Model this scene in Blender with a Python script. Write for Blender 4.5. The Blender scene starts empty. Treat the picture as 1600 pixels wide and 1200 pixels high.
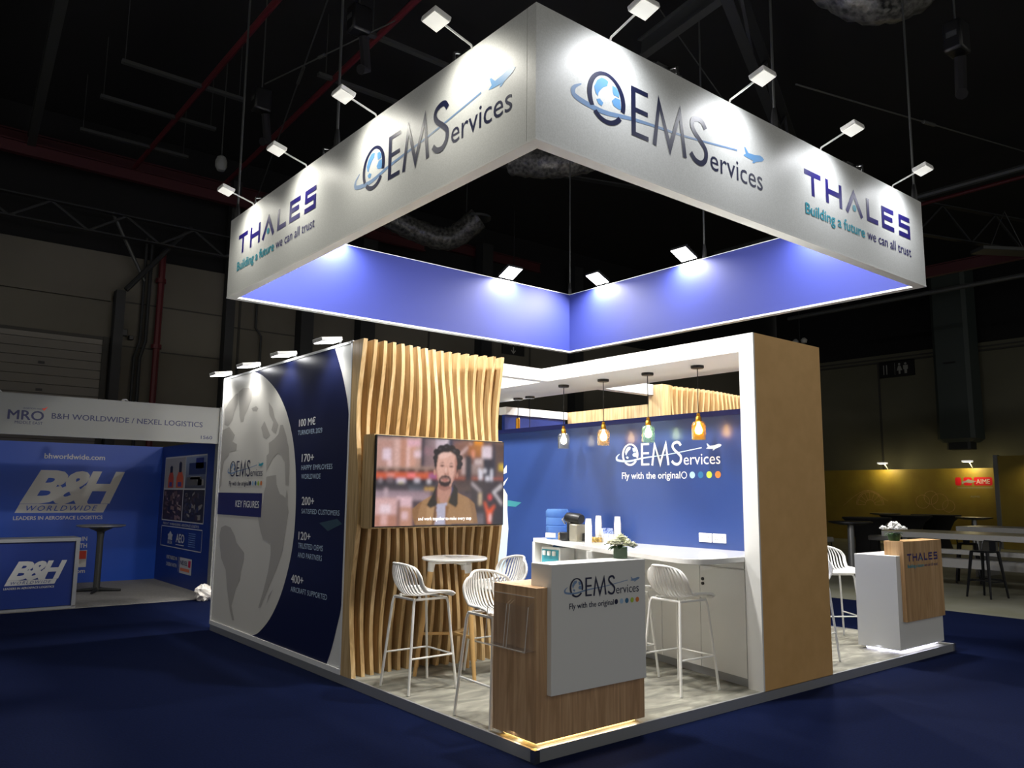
import bpy, bmesh, math, random
from mathutils import Vector, Matrix
SC = bpy.context.scene
COL = SC.collection
PI = math.pi
rnd = random.Random(7)
sin, cos = math.sin, math.cos

# ------------------------------------------------------------------ camera, world, exposure
def add_camera():
    F, loc, ya, pi_, ro = 1240.7, Vector((-3.358, -3.883, 1.638)), 0.88976, 0.13712, 0.010425
    f = Vector((cos(pi_)*cos(ya), cos(pi_)*sin(ya), sin(pi_)))
    r = Vector((sin(ya), -cos(ya), 0))
    u = r.cross(f)
    c, s = cos(ro), sin(ro)
    r2 = c*r + s*u
    u2 = -s*r + c*u
    cam = bpy.data.cameras.new('camera')
    cam.sensor_fit = 'HORIZONTAL'
    cam.sensor_width = 36
    cam.lens = F/1600*36
    cam.clip_start, cam.clip_end = 0.05, 200
    o = bpy.data.objects.new('camera', cam)
    COL.objects.link(o)
    m = Matrix((r2, u2, -f)).transposed().to_4x4()
    m.translation = loc
    o.matrix_world = m
    SC.camera = o
add_camera()
world = bpy.data.worlds.new('hall_ambient')
SC.world = world
world.use_nodes = True
bg = world.node_tree.nodes['Background']
bg.inputs[0].default_value = (1.0, 0.97, 0.9, 1)
bg.inputs[1].default_value = 0.4
SC.view_settings.view_transform = 'Standard'
SC.view_settings.look = 'None'
SC.view_settings.gamma = 1
SC.view_settings.use_curve_mapping = False
SC.view_settings.exposure = 0.0
SC.cycles.transparent_max_bounces = 32
# power of each kind of lamp in the hall (watts)
P_OUT, P_IN, P_WALL, P_STAND, P_YELLOW = 74, 150, 64, 9, 9
NEUTRAL, WARM, COOL = (1, 0.97, 0.92), (1, 0.82, 0.55), (0.85, 0.88, 1.0)

# ------------------------------------------------------------------ colours and materials
def lin(c):
    if isinstance(c, str):
        c = tuple(int(c[i:i+2], 16) for i in (0, 2, 4))
    r = []
    for x in c[:3]:
        x = x/255
        r.append(x/12.92 if x <= 0.04045 else ((x+0.055)/1.055)**2.4)
    return (*r, 1)

def mat(name, col, rough=0.5, metal=0.0, emit=0.0, spec=0.5, coat=0.0):
    m = bpy.data.materials.new(name)
    m.use_nodes = True
    b = m.node_tree.nodes['Principled BSDF']
    b.inputs['Base Color'].default_value = lin(col)
    b.inputs['Roughness'].default_value = rough
    b.inputs['Metallic'].default_value = metal
    b.inputs['Specular IOR Level'].default_value = spec
    b.inputs['Coat Weight'].default_value = coat
    if emit:
        b.inputs['Emission Color'].default_value = lin(col)
        b.inputs['Emission Strength'].default_value = emit
    return m

def noisy(name, c1, c2, scale, rough=0.8, detail=4, stretch=(1, 1, 1), bump=0.0, lo=0.35, hi=0.65, spec=0.5, c3=None, distort=0.0):
    m = mat(name, c1, rough, spec=spec)
    nt = m.node_tree
    b = nt.nodes['Principled BSDF']
    tc = nt.nodes.new('ShaderNodeTexCoord')
    mp = nt.nodes.new('ShaderNodeMapping')
    mp.inputs['Scale'].default_value = stretch
    n = nt.nodes.new('ShaderNodeTexNoise')
    n.inputs['Scale'].default_value = scale
    n.inputs['Detail'].default_value = detail
    n.inputs['Distortion'].default_value = distort
    r = nt.nodes.new('ShaderNodeValToRGB')
    r.color_ramp.elements[0].position = lo
    r.color_ramp.elements[1].position = hi
    r.color_ramp.elements[0].color = lin(c1)
    r.color_ramp.elements[1].color = lin(c2)
    if c3:
        e = r.color_ramp.elements.new((lo+hi)/2)
        e.color = lin(c3)
    nt.links.new(tc.outputs['Object'], mp.inputs[0])
    nt.links.new(mp.outputs[0], n.inputs['Vector'])
    nt.links.new(n.outputs['Fac'], r.inputs[0])
    nt.links.new(r.outputs[0], b.inputs['Base Color'])
    if bump:
        bp = nt.nodes.new('ShaderNodeBump')
        bp.inputs['Strength'].default_value = bump
        bp.inputs['Distance'].default_value = 0.01
        nt.links.new(n.outputs['Fac'], bp.inputs['Height'])
        nt.links.new(bp.outputs[0], b.inputs['Normal'])
    return m

def wood(name, c1, c2, c3, along='z', rough=0.45, sc=1.0):
    st = {'z': (14, 14, 0.9), 'y': (14, 0.9, 14), 'x': (0.9, 14, 14)}[along]
    return noisy(name, c1, c2, 1.6*sc, rough, 7, st, 0.03, 0.3, 0.7, c3=c3, distort=1.4)

def tinted(name, col, clear=0.75, gloss=0.08):
    """Clear tinted plastic or glass: light passes tinted, with a faint mirror on top."""
    m = bpy.data.materials.new(name)
    m.use_nodes = True
    nt = m.node_tree
    nt.nodes.clear()
    out = nt.nodes.new('ShaderNodeOutputMaterial')
    t = nt.nodes.new('ShaderNodeBsdfTransparent')
    t.inputs[0].default_value = lin(col)
    g = nt.nodes.new('ShaderNodeBsdfGlossy')
    g.inputs['Roughness'].default_value = 0.04
    d = nt.nodes.new('ShaderNodeBsdfDiffuse')
    d.inputs[0].default_value = lin(col)
    m1 = nt.nodes.new('ShaderNodeMixShader')
    m1.inputs[0].default_value = 1-clear
    nt.links.new(t.outputs[0], m1.inputs[1])
    nt.links.new(d.outputs[0], m1.inputs[2])
    fr = nt.nodes.new('ShaderNodeLayerWeight')
    fr.inputs['Blend'].default_value = 0.12+gloss
    m2 = nt.nodes.new('ShaderNodeMixShader')
    mul = nt.nodes.new('ShaderNodeMath')
    mul.operation = 'MULTIPLY'
    mul.inputs[1].default_value = 0.45
    nt.links.new(fr.outputs['Fresnel'], mul.inputs[0])
    nt.links.new(mul.outputs[0], m2.inputs[0])
    nt.links.new(m1.outputs[0], m2.inputs[1])
    nt.links.new(g.outputs[0], m2.inputs[2])
    nt.links.new(m2.outputs[0], out.inputs[0])
    return m

def vcol_emit(name, strength):
    m = bpy.data.materials.new(name)
    m.use_nodes = True
    nt = m.node_tree
    b = nt.nodes['Principled BSDF']
    a = nt.nodes.new('ShaderNodeVertexColor')
    a.layer_name = 'picture'
    nt.links.new(a.outputs[0], b.inputs['Emission Color'])
    b.inputs['Base Color'].default_value = (0.004, 0.004, 0.004, 1)
    b.inputs['Emission Strength'].default_value = strength
    b.inputs['Roughness'].default_value = 0.25
    return m

def vcol_print(name, rough=0.45):
    m = bpy.data.materials.new(name)
    m.use_nodes = True
    nt = m.node_tree
    b = nt.nodes['Principled BSDF']
    a = nt.nodes.new('ShaderNodeVertexColor')
    a.layer_name = 'picture'
    nt.links.new(a.outputs[0], b.inputs['Base Color'])
    b.inputs['Roughness'].default_value = rough
    return m

K = {
    'blue_carpet': noisy('royal_blue_carpet', '020c2b', '041136', 60, 0.95, 3, bump=0.2, spec=0.1),
    'grey_floor': noisy('grey_hall_floor', '7c7c69', '88887a', 1.2, 0.7, 5, spec=0.3),
    'deck': noisy('mottled_grey_deck_carpet', '686860', 'aaa899', 3.2, 0.75, 8, (1, 2.6, 1), 0.0, 0.3, 0.72, 0.25, c3='88867b', distort=0.8),
    'deck_trim': mat('grey_aluminium_trim', 'a9acb0', 0.4, 0.5),
    'hall_wall': noisy('hall_panel_grey', '605d55', '6b6860', 0.4, 0.85, 4, spec=0.2),
    'hall_wall_r': noisy('hall_panel_beige', '5c5b4d', '656456', 0.4, 0.85, 4, spec=0.2),
    'seam': mat('dark_wall_seam', '3a3936', 0.8),
    'ceiling': mat('black_ceiling', '0c0d10', 0.9),
    'steel': mat('dark_painted_steel', '2c2e30', 0.6, 0.3),
    'steel_l': mat('grey_steel', '4c4e4d', 0.5, 0.5),
    'red_pipe': mat('red_sprinkler_pipe', '52141c', 0.5),
    'red_beam': mat('red_oxide_girder', '44121a', 0.6),
    'foil': noisy('crinkled_foil', '1c1d1c', '62625e', 14, 0.28, 5, bump=0.9),
    'black': mat('black_plastic', '101113', 0.4),
    'black_m': mat('black_metal', '15161a', 0.35, 0.4),
    'black_cloth': mat('black_stretch_cloth', '0a0a0c', 0.9),
    'white': mat('white_lacquer', 'eceef0', 0.35),
    'white_m': mat('white_matt_panel', 'e8e9e6', 0.55),
    'white_gloss': mat('white_gloss_worktop', 'f1f1ee', 0.16, coat=0.3),
    'white_pl': mat('white_plastic', 'efefec', 0.42),
    'white_metal': mat('white_powder_coat', 'eeeeea', 0.4),
    'banner': noisy('white_stretch_fabric', 'dcdedb', 'e6e8e6', 90, 0.42, 2, spec=0.35),
    'banner_blue': mat('royal_blue_lining', '262f70', 0.55, spec=0.25),
    'blue_wall': mat('navy_blue_gloss_panel', '2f4680', 0.27, coat=0.15),
    'navy': mat('navy_print', '1a2148', 0.3),
    'navy_ink': mat('navy_ink', '1c2246', 0.4),
    'logo_indigo': mat('indigo_ink', '231c72', 0.4),
    'teal_ink': mat('teal_ink', '3aa6bc', 0.4),
    'sky_ink': mat('sky_blue_ink', '6ea6dc', 0.4),
    'steel_ink': mat('steel_blue_ink', '7e9cc4', 0.4),
    'white_ink': mat('white_ink', 'f4f6f8', 0.4),
    'pale_ink': mat('pale_blue_ink', 'c4dcf4', 0.4),
    'land': mat('grey_continent_print', 'c2bfb9', 0.4),
    'globe_print': mat('pale_globe_print', 'ebe9e2', 0.4),
    'dot_dark': mat('dot_navy', '10163c', 0.4),
    'dot_pale': mat('dot_pale_blue', 'a9cbe8', 0.4),
    'dot_steel': mat('dot_steel_blue', '2f6f9c', 0.4),
    'dot_green': mat('dot_lime', 'b4d24a', 0.4),
    'dot_orange': mat('dot_orange', 'e8823c', 0.4),
    'band': mat('violet_blue_band', '2e2f6c', 0.35),
    'slat': wood('pale_oak_slat', 'a48656', 'd8bd8e', 'c6a674'),
    'oak': wood('warm_oak_veneer', 'b08c64', 'dcb88c', 'c8a078', sc=0.8),
    'oak2': wood('light_oak_veneer', 'b08658', 'd8b284', 'c49c6c', sc=0.8),
    'beech': mat('beech_wood', 'd8ae70', 0.45),
    'gold': noisy('bronze_laminate', 'd8aa68', 'e0b270', 6, 0.45, 3),
    'outlet': mat('outlet_white', 'f2f2ee', 0.35),
    'chrome': mat('brushed_steel', 'b8babc', 0.25, 1.0),
    'grey_metal': mat('table_column_grey', '8d8f90', 0.35, 0.6),
    'brass': mat('brass', 'c08a32', 0.3, 1.0),
    'led': mat('led_face', 'ffffff', 0.5, emit=14),
    'led_dim': mat('led_face_seen_aside', 'fffdf4', 0.5, emit=.6),
    'led_warm': mat('warm_led_strip', 'ffd27a', 0.5, emit=4.5),
    'led_cool': mat('cool_led_strip', 'e6e4ff', 0.5, emit=5),
    'bulb': mat('bulb_glow', 'ffe9b8', 0.5, emit=30),
    'acrylic': tinted('clear_acrylic', 'fbfbfb', 0.985, 0.0),
    'acrylic_edge': tinted('frosted_acrylic_edge', 'efe9e2', 0.45, 0.0),
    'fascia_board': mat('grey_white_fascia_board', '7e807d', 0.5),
    'chip_print': mat('dim_green_print', '3a5666', 0.4),
    'chip_teal': mat('sea_green_print', '3d8a92', 0.4),
    'bottle': tinted('blue_water_bottle', '86b8f0', 0.7, 0.1),
    'vase': tinted('clear_vase_glass', 'b8cbb8', 0.8, 0.1),
    'leaf': noisy('dark_green_leaf', '1d3a1c', '35602c', 12, 0.5),
    'petal': noisy('ivory_petal', 'eef0d0', 'f8f8ec', 8, 0.6),
    'petal_w': mat('white_petal', 'f2f2f0', 0.6),
    'silver_pl': mat('champagne_grey_plastic', '8e8a7c', 0.3, 0.4),
    'gold_foil': noisy('gold_capsule_foil', '8a6a1c', 'f0cf7a', 40, 0.3, 2),
    'sachet': noisy('blue_sachet_paper', '4f74c8', 'c8d4ee', 60, 0.6, 2),
    'paper': mat('white_paper', 'f2eee6', 0.7),
    'teal_box': mat('teal_front', '3f98a8', 0.4),
    'bh_blue': mat('royal_blue_print', '0648b4', 0.4),
    'bh_blue2': mat('deep_blue_print', '12307e', 0.4),
    'fascia': mat('white_fascia_board', 'c9cac8', 0.5),
    'fascia_ink': mat('dark_navy_lettering', '23264e', 0.5),
    'grey_carpet': noisy('grey_booth_carpet', '7c7a76', '8a8884', 40, 0.95, 3),
    'red_panel': mat('red_print', 'd6402c', 0.5),
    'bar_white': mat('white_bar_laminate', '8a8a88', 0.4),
    'bar_top': mat('beige_bar_top', '9c9680', 0.4),
    'gold_wall': noisy('ochre_stand_wall', '8a7428', '94802e', 2, 0.5),
    'sign_black': mat('black_sign', '0c0c0e', 0.4),
    'sign_white': mat('sign_white_symbol', '9a9a96', 0.5),
    'duct_green': mat('dark_duct_paint', '343d3b', 0.6),
    'red_logo': mat('red_logo_panel', 'd21a2a', 0.4),
    'shutter': mat('grey_roller_slats', '726f69', 0.6, 0.2),
}

# ------------------------------------------------------------------ geometry builder
class MB:
    def __init__(self):
        self.v, self.f, self.mi, self.mats, self.vc = [], [], [], [], []
    def m(self, k):
        k = K[k] if isinstance(k, str) else k
        if k not in self.mats:
            self.mats.append(k)
        return self.mats.index(k)
    def add(self, verts, faces, k):
        n, i = len(self.v), self.m(k)
        self.v += [tuple(p) for p in verts]
        for f in faces:
            self.f.append([n+a for a in f])
            self.mi.append(i)
        return self
    def box(self, a, b, k):
        x0, y0, z0 = [min(p, q) for p, q in zip(a, b)]
        x1, y1, z1 = [max(p, q) for p, q in zip(a, b)]
        return self.add([(x0, y0, z0), (x1, y0, z0), (x1, y1, z0), (x0, y1, z0), (x0, y0, z1), (x1, y0, z1), (x1, y1, z1), (x0, y1, z1)],
                        [(0, 3, 2, 1), (4, 5, 6, 7), (0, 1, 5, 4), (1, 2, 6, 5), (2, 3, 7, 6), (3, 0, 4, 7)], k)
    def obox(self, c, ax, ay, az, k):
        c, ax, ay, az = Vector(c), Vector(ax), Vector(ay), Vector(az)
        vs = [c+sx*ax+sy*ay+sz*az for sz in (-1, 1) for sx, sy in ((-1, -1), (1, -1), (1, 1), (-1, 1))]
        return self.add(vs, [(0, 3, 2, 1), (4, 5, 6, 7), (0, 1, 5, 4), (1, 2, 6, 5), (2, 3, 7, 6), (3, 0, 4, 7)], k)
    def bar(self, a, b, w, h, k):
        a, b = Vector(a), Vector(b)
        d = (b-a)
        up = Vector((0, 0, 1)) if abs(d.normalized().z) < 0.95 else Vector((1, 0, 0))
        s = d.cross(up).normalized()
        u = s.cross(d).normalized()
        return self.obox((a+b)/2, d/2, s*w/2, u*h/2, k)
    def tube(self, pts, r, k, n=8, caps=True, closed=False):
        pts = [Vector(p) for p in pts]
        rr = r if isinstance(r, (list, tuple)) else [r]*len(pts)
        vs, fs = [], []
        ref = None
        L = len(pts)
        for i, p in enumerate(pts):
            if closed:
                t = pts[(i+1) % L]-pts[i-1]
            else:
                t = pts[min(i+1, L-1)]-pts[max(i-1, 0)]
            t.normalize()
            if ref is None:
                ref = Vector((0, 0, 1)) if abs(t.z) < 0.9 else Vector((1, 0, 0))
            s = t.cross(ref)
            if s.length < 1e-5:
                s = t.orthogonal()
            s.normalize()
            u = s.cross(t).normalized()
            ref = u
            for j in range(n):
                a = 2*PI*j/n
                vs.append(p+rr[i]*(cos(a)*s+sin(a)*u))
        for i in range(L if closed else L-1):
            for j in range(n):
                a, b = i*n+j, i*n+(j+1) % n
                c, d = ((i+1) % L)*n+(j+1) % n, ((i+1) % L)*n+j
                fs.append((a, b, c, d))
        if caps and not closed:
            fs.append(tuple(range(n-1, -1, -1)))
            fs.append(tuple((L-1)*n+j for j in range(n)))
        return self.add(vs, fs, k)
    def lathe(self, prof, c, k, n=24, cap0=True, cap1=True, sx=1, sy=1):
        vs, fs = [], []
        for r, z in prof:
            for j in range(n):
                a = 2*PI*j/n
                vs.append((c[0]+r*cos(a)*sx, c[1]+r*sin(a)*sy, c[2]+z))
        for i in range(len(prof)-1):
            for j in range(n):
                fs.append((i*n+j, i*n+(j+1) % n, (i+1)*n+(j+1) % n, (i+1)*n+j))
        if cap0 and prof[0][0] > 1e-6:
            fs.append(tuple(range(n-1, -1, -1)))
        if cap1 and prof[-1][0] > 1e-6:
            fs.append(tuple((len(prof)-1)*n+j for j in range(n)))
        return self.add(vs, fs, k)
    def poly(self, pts, k):
        return self.add(pts, [tuple(range(len(pts)))], k)
    def prism(self, pts, vec, k):
        n = len(pts)
        v2 = [tuple(Vector(p)+Vector(vec)) for p in pts]
        return self.add(list(pts)+v2, [tuple(range(n-1, -1, -1)), tuple(range(n, 2*n))] + [(i, (i+1) % n, n+(i+1) % n, n+i) for i in range(n)], k)
    def grid(self, fn, nu, nv, k):
        vs = [fn(i/nu, j/nv) for j in range(nv+1) for i in range(nu+1)]
        fs = [(j*(nu+1)+i, j*(nu+1)+i+1, (j+1)*(nu+1)+i+1, (j+1)*(nu+1)+i) for j in range(nv) for i in range(nu)]
        return self.add(vs, fs, k)
    def ball(self, c, r, k, n=12, sz=1.0):
        pr = [(r*sin(PI*i/8), -r*sz*cos(PI*i/8)) for i in range(9)]
        pr[0] = (1e-7, pr[0][1])
        pr[-1] = (1e-7, pr[-1][1])
        return self.lathe(pr, c, k, n, False, False)
    def build(self, name, parent=None, world=False, bevel=0, smooth=True, angle=35, solid=0):
        me = bpy.data.meshes.new(name)
        off = Vector((0, 0, 0))
        if world and parent is not None:
            p = parent
            while p is not None:
                off += p.location
                p = p.parent
        me.from_pydata([tuple(Vector(p)-off) for p in self.v], [], self.f)
        for mt in self.mats:
            me.materials.append(mt)
        for pl, i in zip(me.polygons, self.mi):
            pl.material_index = i
        if smooth:
            me.polygons.foreach_set('use_smooth', [True]*len(me.polygons))
            me.set_sharp_from_angle(angle=math.radians(angle))
        me.update()
        o = bpy.data.objects.new(name, me)
        COL.objects.link(o)
        if parent is not None:
            o.parent = parent
        if solid:
            s = o.modifiers.new('thickness', 'SOLIDIFY')
            s.thickness = solid
            s.offset = 0
        if bevel:
            b = o.modifiers.new('soft_edge', 'BEVEL')
            b.width = bevel
            b.segments = 2
            b.limit_method = 'ANGLE'
            b.angle_limit = math.radians(50)
        return o

def tag(o, label, cat, group=None, kind=None):
    o['label'] = label
    o['category'] = cat
    if group:
        o['group'] = group
    if kind:
        o['kind'] = kind
    return o

def thing(name, label, cat, loc=(0, 0, 0), rz=0, group=None):
    o = bpy.data.objects.new(name, None)
    o.empty_display_size = 0.1
    COL.objects.link(o)
    o.location = loc
    o.rotation_euler = (0, 0, rz)
    return tag(o, label, cat, group)

def struct(mb, name, **kw):
    o = mb.build(name, **kw)
    o['kind'] = 'structure'
    return o

def kids(o):
    return [c for c in bpy.data.objects if c.parent == o]

def copy_tree(o, loc=None, rz=None, label=None, group=None):
    r = o.copy()
    COL.objects.link(r)
    if loc is not None:
        r.location = loc
    if rz is not None:
        r.rotation_euler = (0, 0, rz)
    if label:
        r['label'] = label
    if group:
        r['group'] = group
    def rec(a, b):
        for ch in kids(a):
            c = ch.copy()
            COL.objects.link(c)
            c.parent = b
            rec(ch, c)
    rec(o, r)
    return r

def lamp(name, kind, parent, loc, aim, power, col=NEUTRAL, size=0.15, size_y=None, spot=120, blend=0.9, spread=None):
    """A real light living in a lamp; loc and aim in the lamp's own coordinates."""
    l = bpy.data.lights.new(name, kind)
    l.energy = power
    l.color = col
    if kind == 'SPOT':
        l.spot_size = math.radians(spot)
        l.spot_blend = blend
        l.shadow_soft_size = size
    elif kind == 'AREA':
        l.shape = 'RECTANGLE'
        l.size = size
        l.size_y = size_y or size
        if spread:
            l.spread = math.radians(spread)
    else:
        l.shadow_soft_size = size
    o = bpy.data.objects.new(name, l)
    COL.objects.link(o)
    o.parent = parent
    o.location = loc
    d = Vector(aim)-Vector(loc)
    o.rotation_euler = d.to_track_quat('-Z', 'Y').to_euler()
    return o

# ------------------------------------------------------------------ lettering and flat print
_tc = {}
def text2d(body, bold=0.0, shear=0.0, space=1.0):
    """Outline of a line of text in the built-in font: (verts, faces, xmin, xmax, cap height)."""
    key = (body, bold, shear, space)
    if key not in _tc:
        c = bpy.data.curves.new('t', 'FONT')
        c.body = body
        c.offset = bold
        c.space_character = space
        c.resolution_u = 3
        o = bpy.data.objects.new('t', c)
        COL.objects.link(o)
        bpy.context.view_layer.update()
        me = o.to_mesh()
        vs = [(v.co.x+shear*v.co.y, v.co.y) for v in me.vertices]
        fs = [tuple(p.vertices) for p in me.polygons]
        o.to_mesh_clear()
        bpy.data.objects.remove(o)
        bpy.data.curves.remove(c)
        _tc[key] = (vs, fs, min(v[0] for v in vs), max(v[0] for v in vs))
    return _tc[key]

class Sheet:
    """A printed face: origin, right and up vectors; everything drawn on it lies a hair in front of the face."""
    def __init__(self, o, r, u):
        self.o, self.r, self.u = Vector(o), Vector(r).normalized(), Vector(u).normalized()
        self.n = self.r.cross(self.u)
    def p(self, x, y, d=0.002):
        return self.o+self.r*x+self.u*y+self.n*d
    def text(self, mb, body, x, y, cap, k, w=None, bold=0.0, shear=0.0, space=1.0, d=0.002, align='l'):
        heavy = bold > .035
        vs, fs, x0, x1 = text2d(body, bold if heavy else 0.0, shear, space)
        sy = cap/(0.682+(2*bold if heavy else 0))
        sx = w/(x1-x0) if w else sy
        if align == 'c':
            x -= sx*(x1-x0)/2
        e = 0 if heavy else bold
        for i, (ex, ey) in enumerate([(0, 0)] if not e else [(0, 0), (e, 0), (-e, 0), (0, e*.6), (0, -e*.6)]):
            mb.add([self.p(x+(p-x0+ex)*sx, y+(q+ey)*sy, d+i*.00012) for p, q in vs], fs, k)
    def poly(self, mb, pts, k, d=0.002):
        mb.poly([self.p(a, b, d) for a, b in pts], k)
    def rect(self, mb, x0, y0, x1, y1, k, d=0.002):
        self.poly(mb, [(x0, y0), (x1, y0), (x1, y1), (x0, y1)], k, d)
    def disc(self, mb, x, y, rx, ry, k, d=0.002, n=28):
        self.poly(mb, [(x+rx*cos(2*PI*i/n), y+ry*sin(2*PI*i/n)) for i in range(n)], k, d)
    def arc(self, mb, x, y, rx, ry, ix, iy, a0, a1, k, d=0.002, n=40, dx=0, dy=0):
        vs = []
        for i in range(n+1):
            a = math.radians(a0+(a1-a0)*i/n)
            vs += [self.p(x+rx*cos(a), y+ry*sin(a), d), self.p(x+dx+ix*cos(a), y+dy+iy*sin(a), d)]
        mb.add(vs, [(2*i, 2*i+2, 2*i+3, 2*i+1) for i in range(n)], k)
    def stroke(self, mb, pts, w, k, d=0.002):
        P2 = [Vector(p) for p in pts]
        L = len(P2)
        ww = w if isinstance(w, (list, tuple)) else [w]*L
        vs = []
        for i, p in enumerate(P2):
            if i == 0:
                t = (P2[1]-p).normalized()
                nrm = Vector((-t.y, t.x))
            elif i == L-1:
                t = (p-P2[-2]).normalized()
                nrm = Vector((-t.y, t.x))
            else:
                t0, t1 = (p-P2[i-1]).normalized(), (P2[i+1]-p).normalized()
                n0, n1 = Vector((-t0.y, t0.x)), Vector((-t1.y, t1.x))
                nrm = (n0+n1)
                nrm = nrm.normalized()/max(0.35, nrm.normalized().dot(n0)) if nrm.length > 1e-6 else n0
            a, b = p+nrm*ww[i]/2, p-nrm*ww[i]/2
            vs += [self.p(a.x, a.y, d), self.p(b.x, b.y, d)]
        mb.add(vs, [(2*i, 2*i+2, 2*i+3, 2*i+1) for i in range(L-1)], k)

def smooth2(pts, n=6):
    out = []
    L = len(pts)
    for i in range(L-1):
        p0, p1, p2, p3 = pts[max(i-1, 0)], pts[i], pts[i+1], pts[min(i+2, L-1)]
        for j in range(n):
            t = j/n
            out.append(tuple(0.5*(2*b+(c-a)*t+(2*a-5*b+4*c-d)*t*t+(3*b-a-3*c+d)*t**3) for a, b, c, d in zip(p0, p1, p2, p3)))
    out.append(tuple(pts[-1]))
    return out

def globe_logo(sh, parent, x, y, s, ink, swoosh, land, plane, text_ink=None, tagline=None, dots=None, d=0.002, sx=None):
    """The services logo: ring letter round a globe, orbit swoosh, tall letters, small letters, aircraft and the tag line."""
    sx = sx or s
    S = Sheet(sh.p(x, y, 0), sh.r*1, sh.u)
    T = lambda pts: [(a*sx, b*s) for a, b in pts]
    text_ink = text_ink or ink
    mb = MB()
    sw = smooth2([(.087, .235), (.02, .19), (.002, .149), (.03, .118), (.148, .098), (.337, .092), (.60, .131), (.857, .157), (1.305, .193), (2.0, .28)], 6)
    ws = [0.008+0.034*min(1, i/10)*(1 if i < 26 else max(0.25, 1-(i-26)/30)) for i in range(len(sw))]
    S.stroke(mb, T(sw), [w*s for w in ws], swoosh, d)
    mb.build('orbit_swoosh', parent, world=True, smooth=False)
    mb = MB()
    g = lambda px, py: ((.355+(px-378)*.00215)*sx, (.255-((py-465)-.486*(px-378))*.00165)*s)
    for pts in ([(315, 430), (330, 400), (352, 388), (372, 398), (385, 410), (380, 432), (362, 436), (350, 445), (336, 462), (334, 478), (322, 462)],
                [(325, 492), (342, 490), (360, 512), (352, 527), (336, 515)],
                [(405, 430), (425, 440), (440, 468), (440, 492), (425, 482), (412, 478), (406, 455)],
                [(402, 505), (420, 490), (446, 502), (449, 552), (436, 548), (412, 530)], [(345, 575), (360, 580), (352, 592)]):
        S.poly(mb, [g(*p) for p in pts], land, d)
    mb.build('globe_pattern', parent, world=True, smooth=False)
    mb = MB()
    S.arc(mb, .352*sx, .21*s, .205*sx, .207*s, .158*sx, .180*s, -18, 212, ink, d+.0012)
    S.arc(mb, .352*sx, .21*s, .205*sx, .207*s, .158*sx, .170*s, 226, 322, ink, d+.0012)
    S.poly(mb, T([(.622, .005), (.82, .005), (.82, .042), (.673, .042), (.673, .207), (.815, .207), (.815, .244), (.673, .244), (.673, .373), (.82, .373), (.82, .41), (.622, .41)]), ink, d+.0012)
    S.stroke(mb, T([(.889, 0), (.951, .375), (1.079, .03), (1.212, .375), (1.268, 0)]), .046*s, ink, d+.0014)
    S.stroke(mb, T(smooth2([(1.55, .335), (1.51, .385), (1.45, .395), (1.385, .37), (1.37, .315), (1.41, .26), (1.49, .20), (1.548, .14), (1.54, .06), (1.48, .012), (1.40, .022), (1.345, .07)], 5)), .047*s, ink, d+.0014)
    mb.build('tall_lettering', parent, world=True, smooth=False)
    mb = MB()
    S.text(mb, 'ervices', 1.607*sx, -.002*s, .19*s, text_ink, w=.77*sx, d=d)
    mb.build('small_lettering', parent, world=True, smooth=False)
    mb = MB()
    S.poly(mb, T([(2.105, .345), (2.124, .345), (2.17, .303), (2.26, .312), (2.345, .330), (2.385, .326), (2.412, .308), (2.38, .282), (2.32, .262), (2.285, .252), (2.25, .228), (2.225, .228), (2.24, .250), (2.14, .254), (2.09, .262), (2.13, .285)]), plane, d)
    mb.build('aircraft', parent, world=True, smooth=False)
    if tagline:
        mb = MB()
        S.text(mb, 'Fly with the original', .14*sx, -.235*s, .118*s, tagline, w=1.385*sx, bold=.012, d=d)
        mb.build('tagline_lettering', parent, world=True, smooth=False)
        mb = MB()
        for i, k in enumerate(dots):
            if k == 'ring':
                S.arc(mb, (1.61+.178*i)*sx, -.18*s, .062*sx, .062*s, .048*sx, .048*s, 0, 360, 'white_ink', d)
            else:
                S.disc(mb, (1.61+.178*i)*sx, -.18*s, .058*sx, .058*s, k, d)
        mb.build('dot_pattern', parent, world=True, smooth=False)

def thin_letters(sh, parent, x, y, s, ink, teal, tagline=True, teal_k='teal_ink', d=0.002):
    S = Sheet(sh.p(x, y, 0), sh.r, sh.u)
    T = lambda *pts: [(a*s, b*s) for a, b in pts]
    mb = MB()
    w = .054*s
    h = .25
    for pts in ([(0, h-.027), (.30, h-.027)], [(.15, 0), (.15, h)], [(.415, 0), (.415, h)], [(.675, 0), (.675, h)], [(.415, .13), (.675, .13)],
                [(.79, 0), (.948, h-.02), (1.106, 0)], [(1.24, h), (1.24, .027), (1.455, .027)],
                [(1.82, h-.027), (1.572, h-.027), (1.572, .027), (1.82, .027)], [(1.572, .13), (1.79, .13)],
                [(2.205, h-.027), (1.965, h-.027), (1.965, .13), (2.18, .13), (2.18, .027), (1.935, .027)]):
        S.stroke(mb, T(*pts), w, ink, d)
        d += .00025
    mb.build('large_lettering', parent, world=True, smooth=False)
    mb = MB()
    S.disc(mb, .95*s, .072*s, .036*s, .036*s, teal_k, d+.001)
    mb.build('teal_dot', parent, world=True, smooth=False)
    if tagline:
        mb = MB()
        S.text(mb, 'Building a future', 0, -.204*s, .108*s, teal_k, w=1.145*s, bold=.02, d=d)
        mb.build('slogan_lettering', parent, world=True, smooth=False)
        mb = MB()
        S.text(mb, 'we can all trust', 1.2*s, -.204*s, .108*s, ink, w=1.0*s, d=d)
        mb.build('slogan_lettering', parent, world=True, smooth=False)

X, Y, Z = Vector((1, 0, 0)), Vector((0, 1, 0)), Vector((0, 0, 1))

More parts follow.
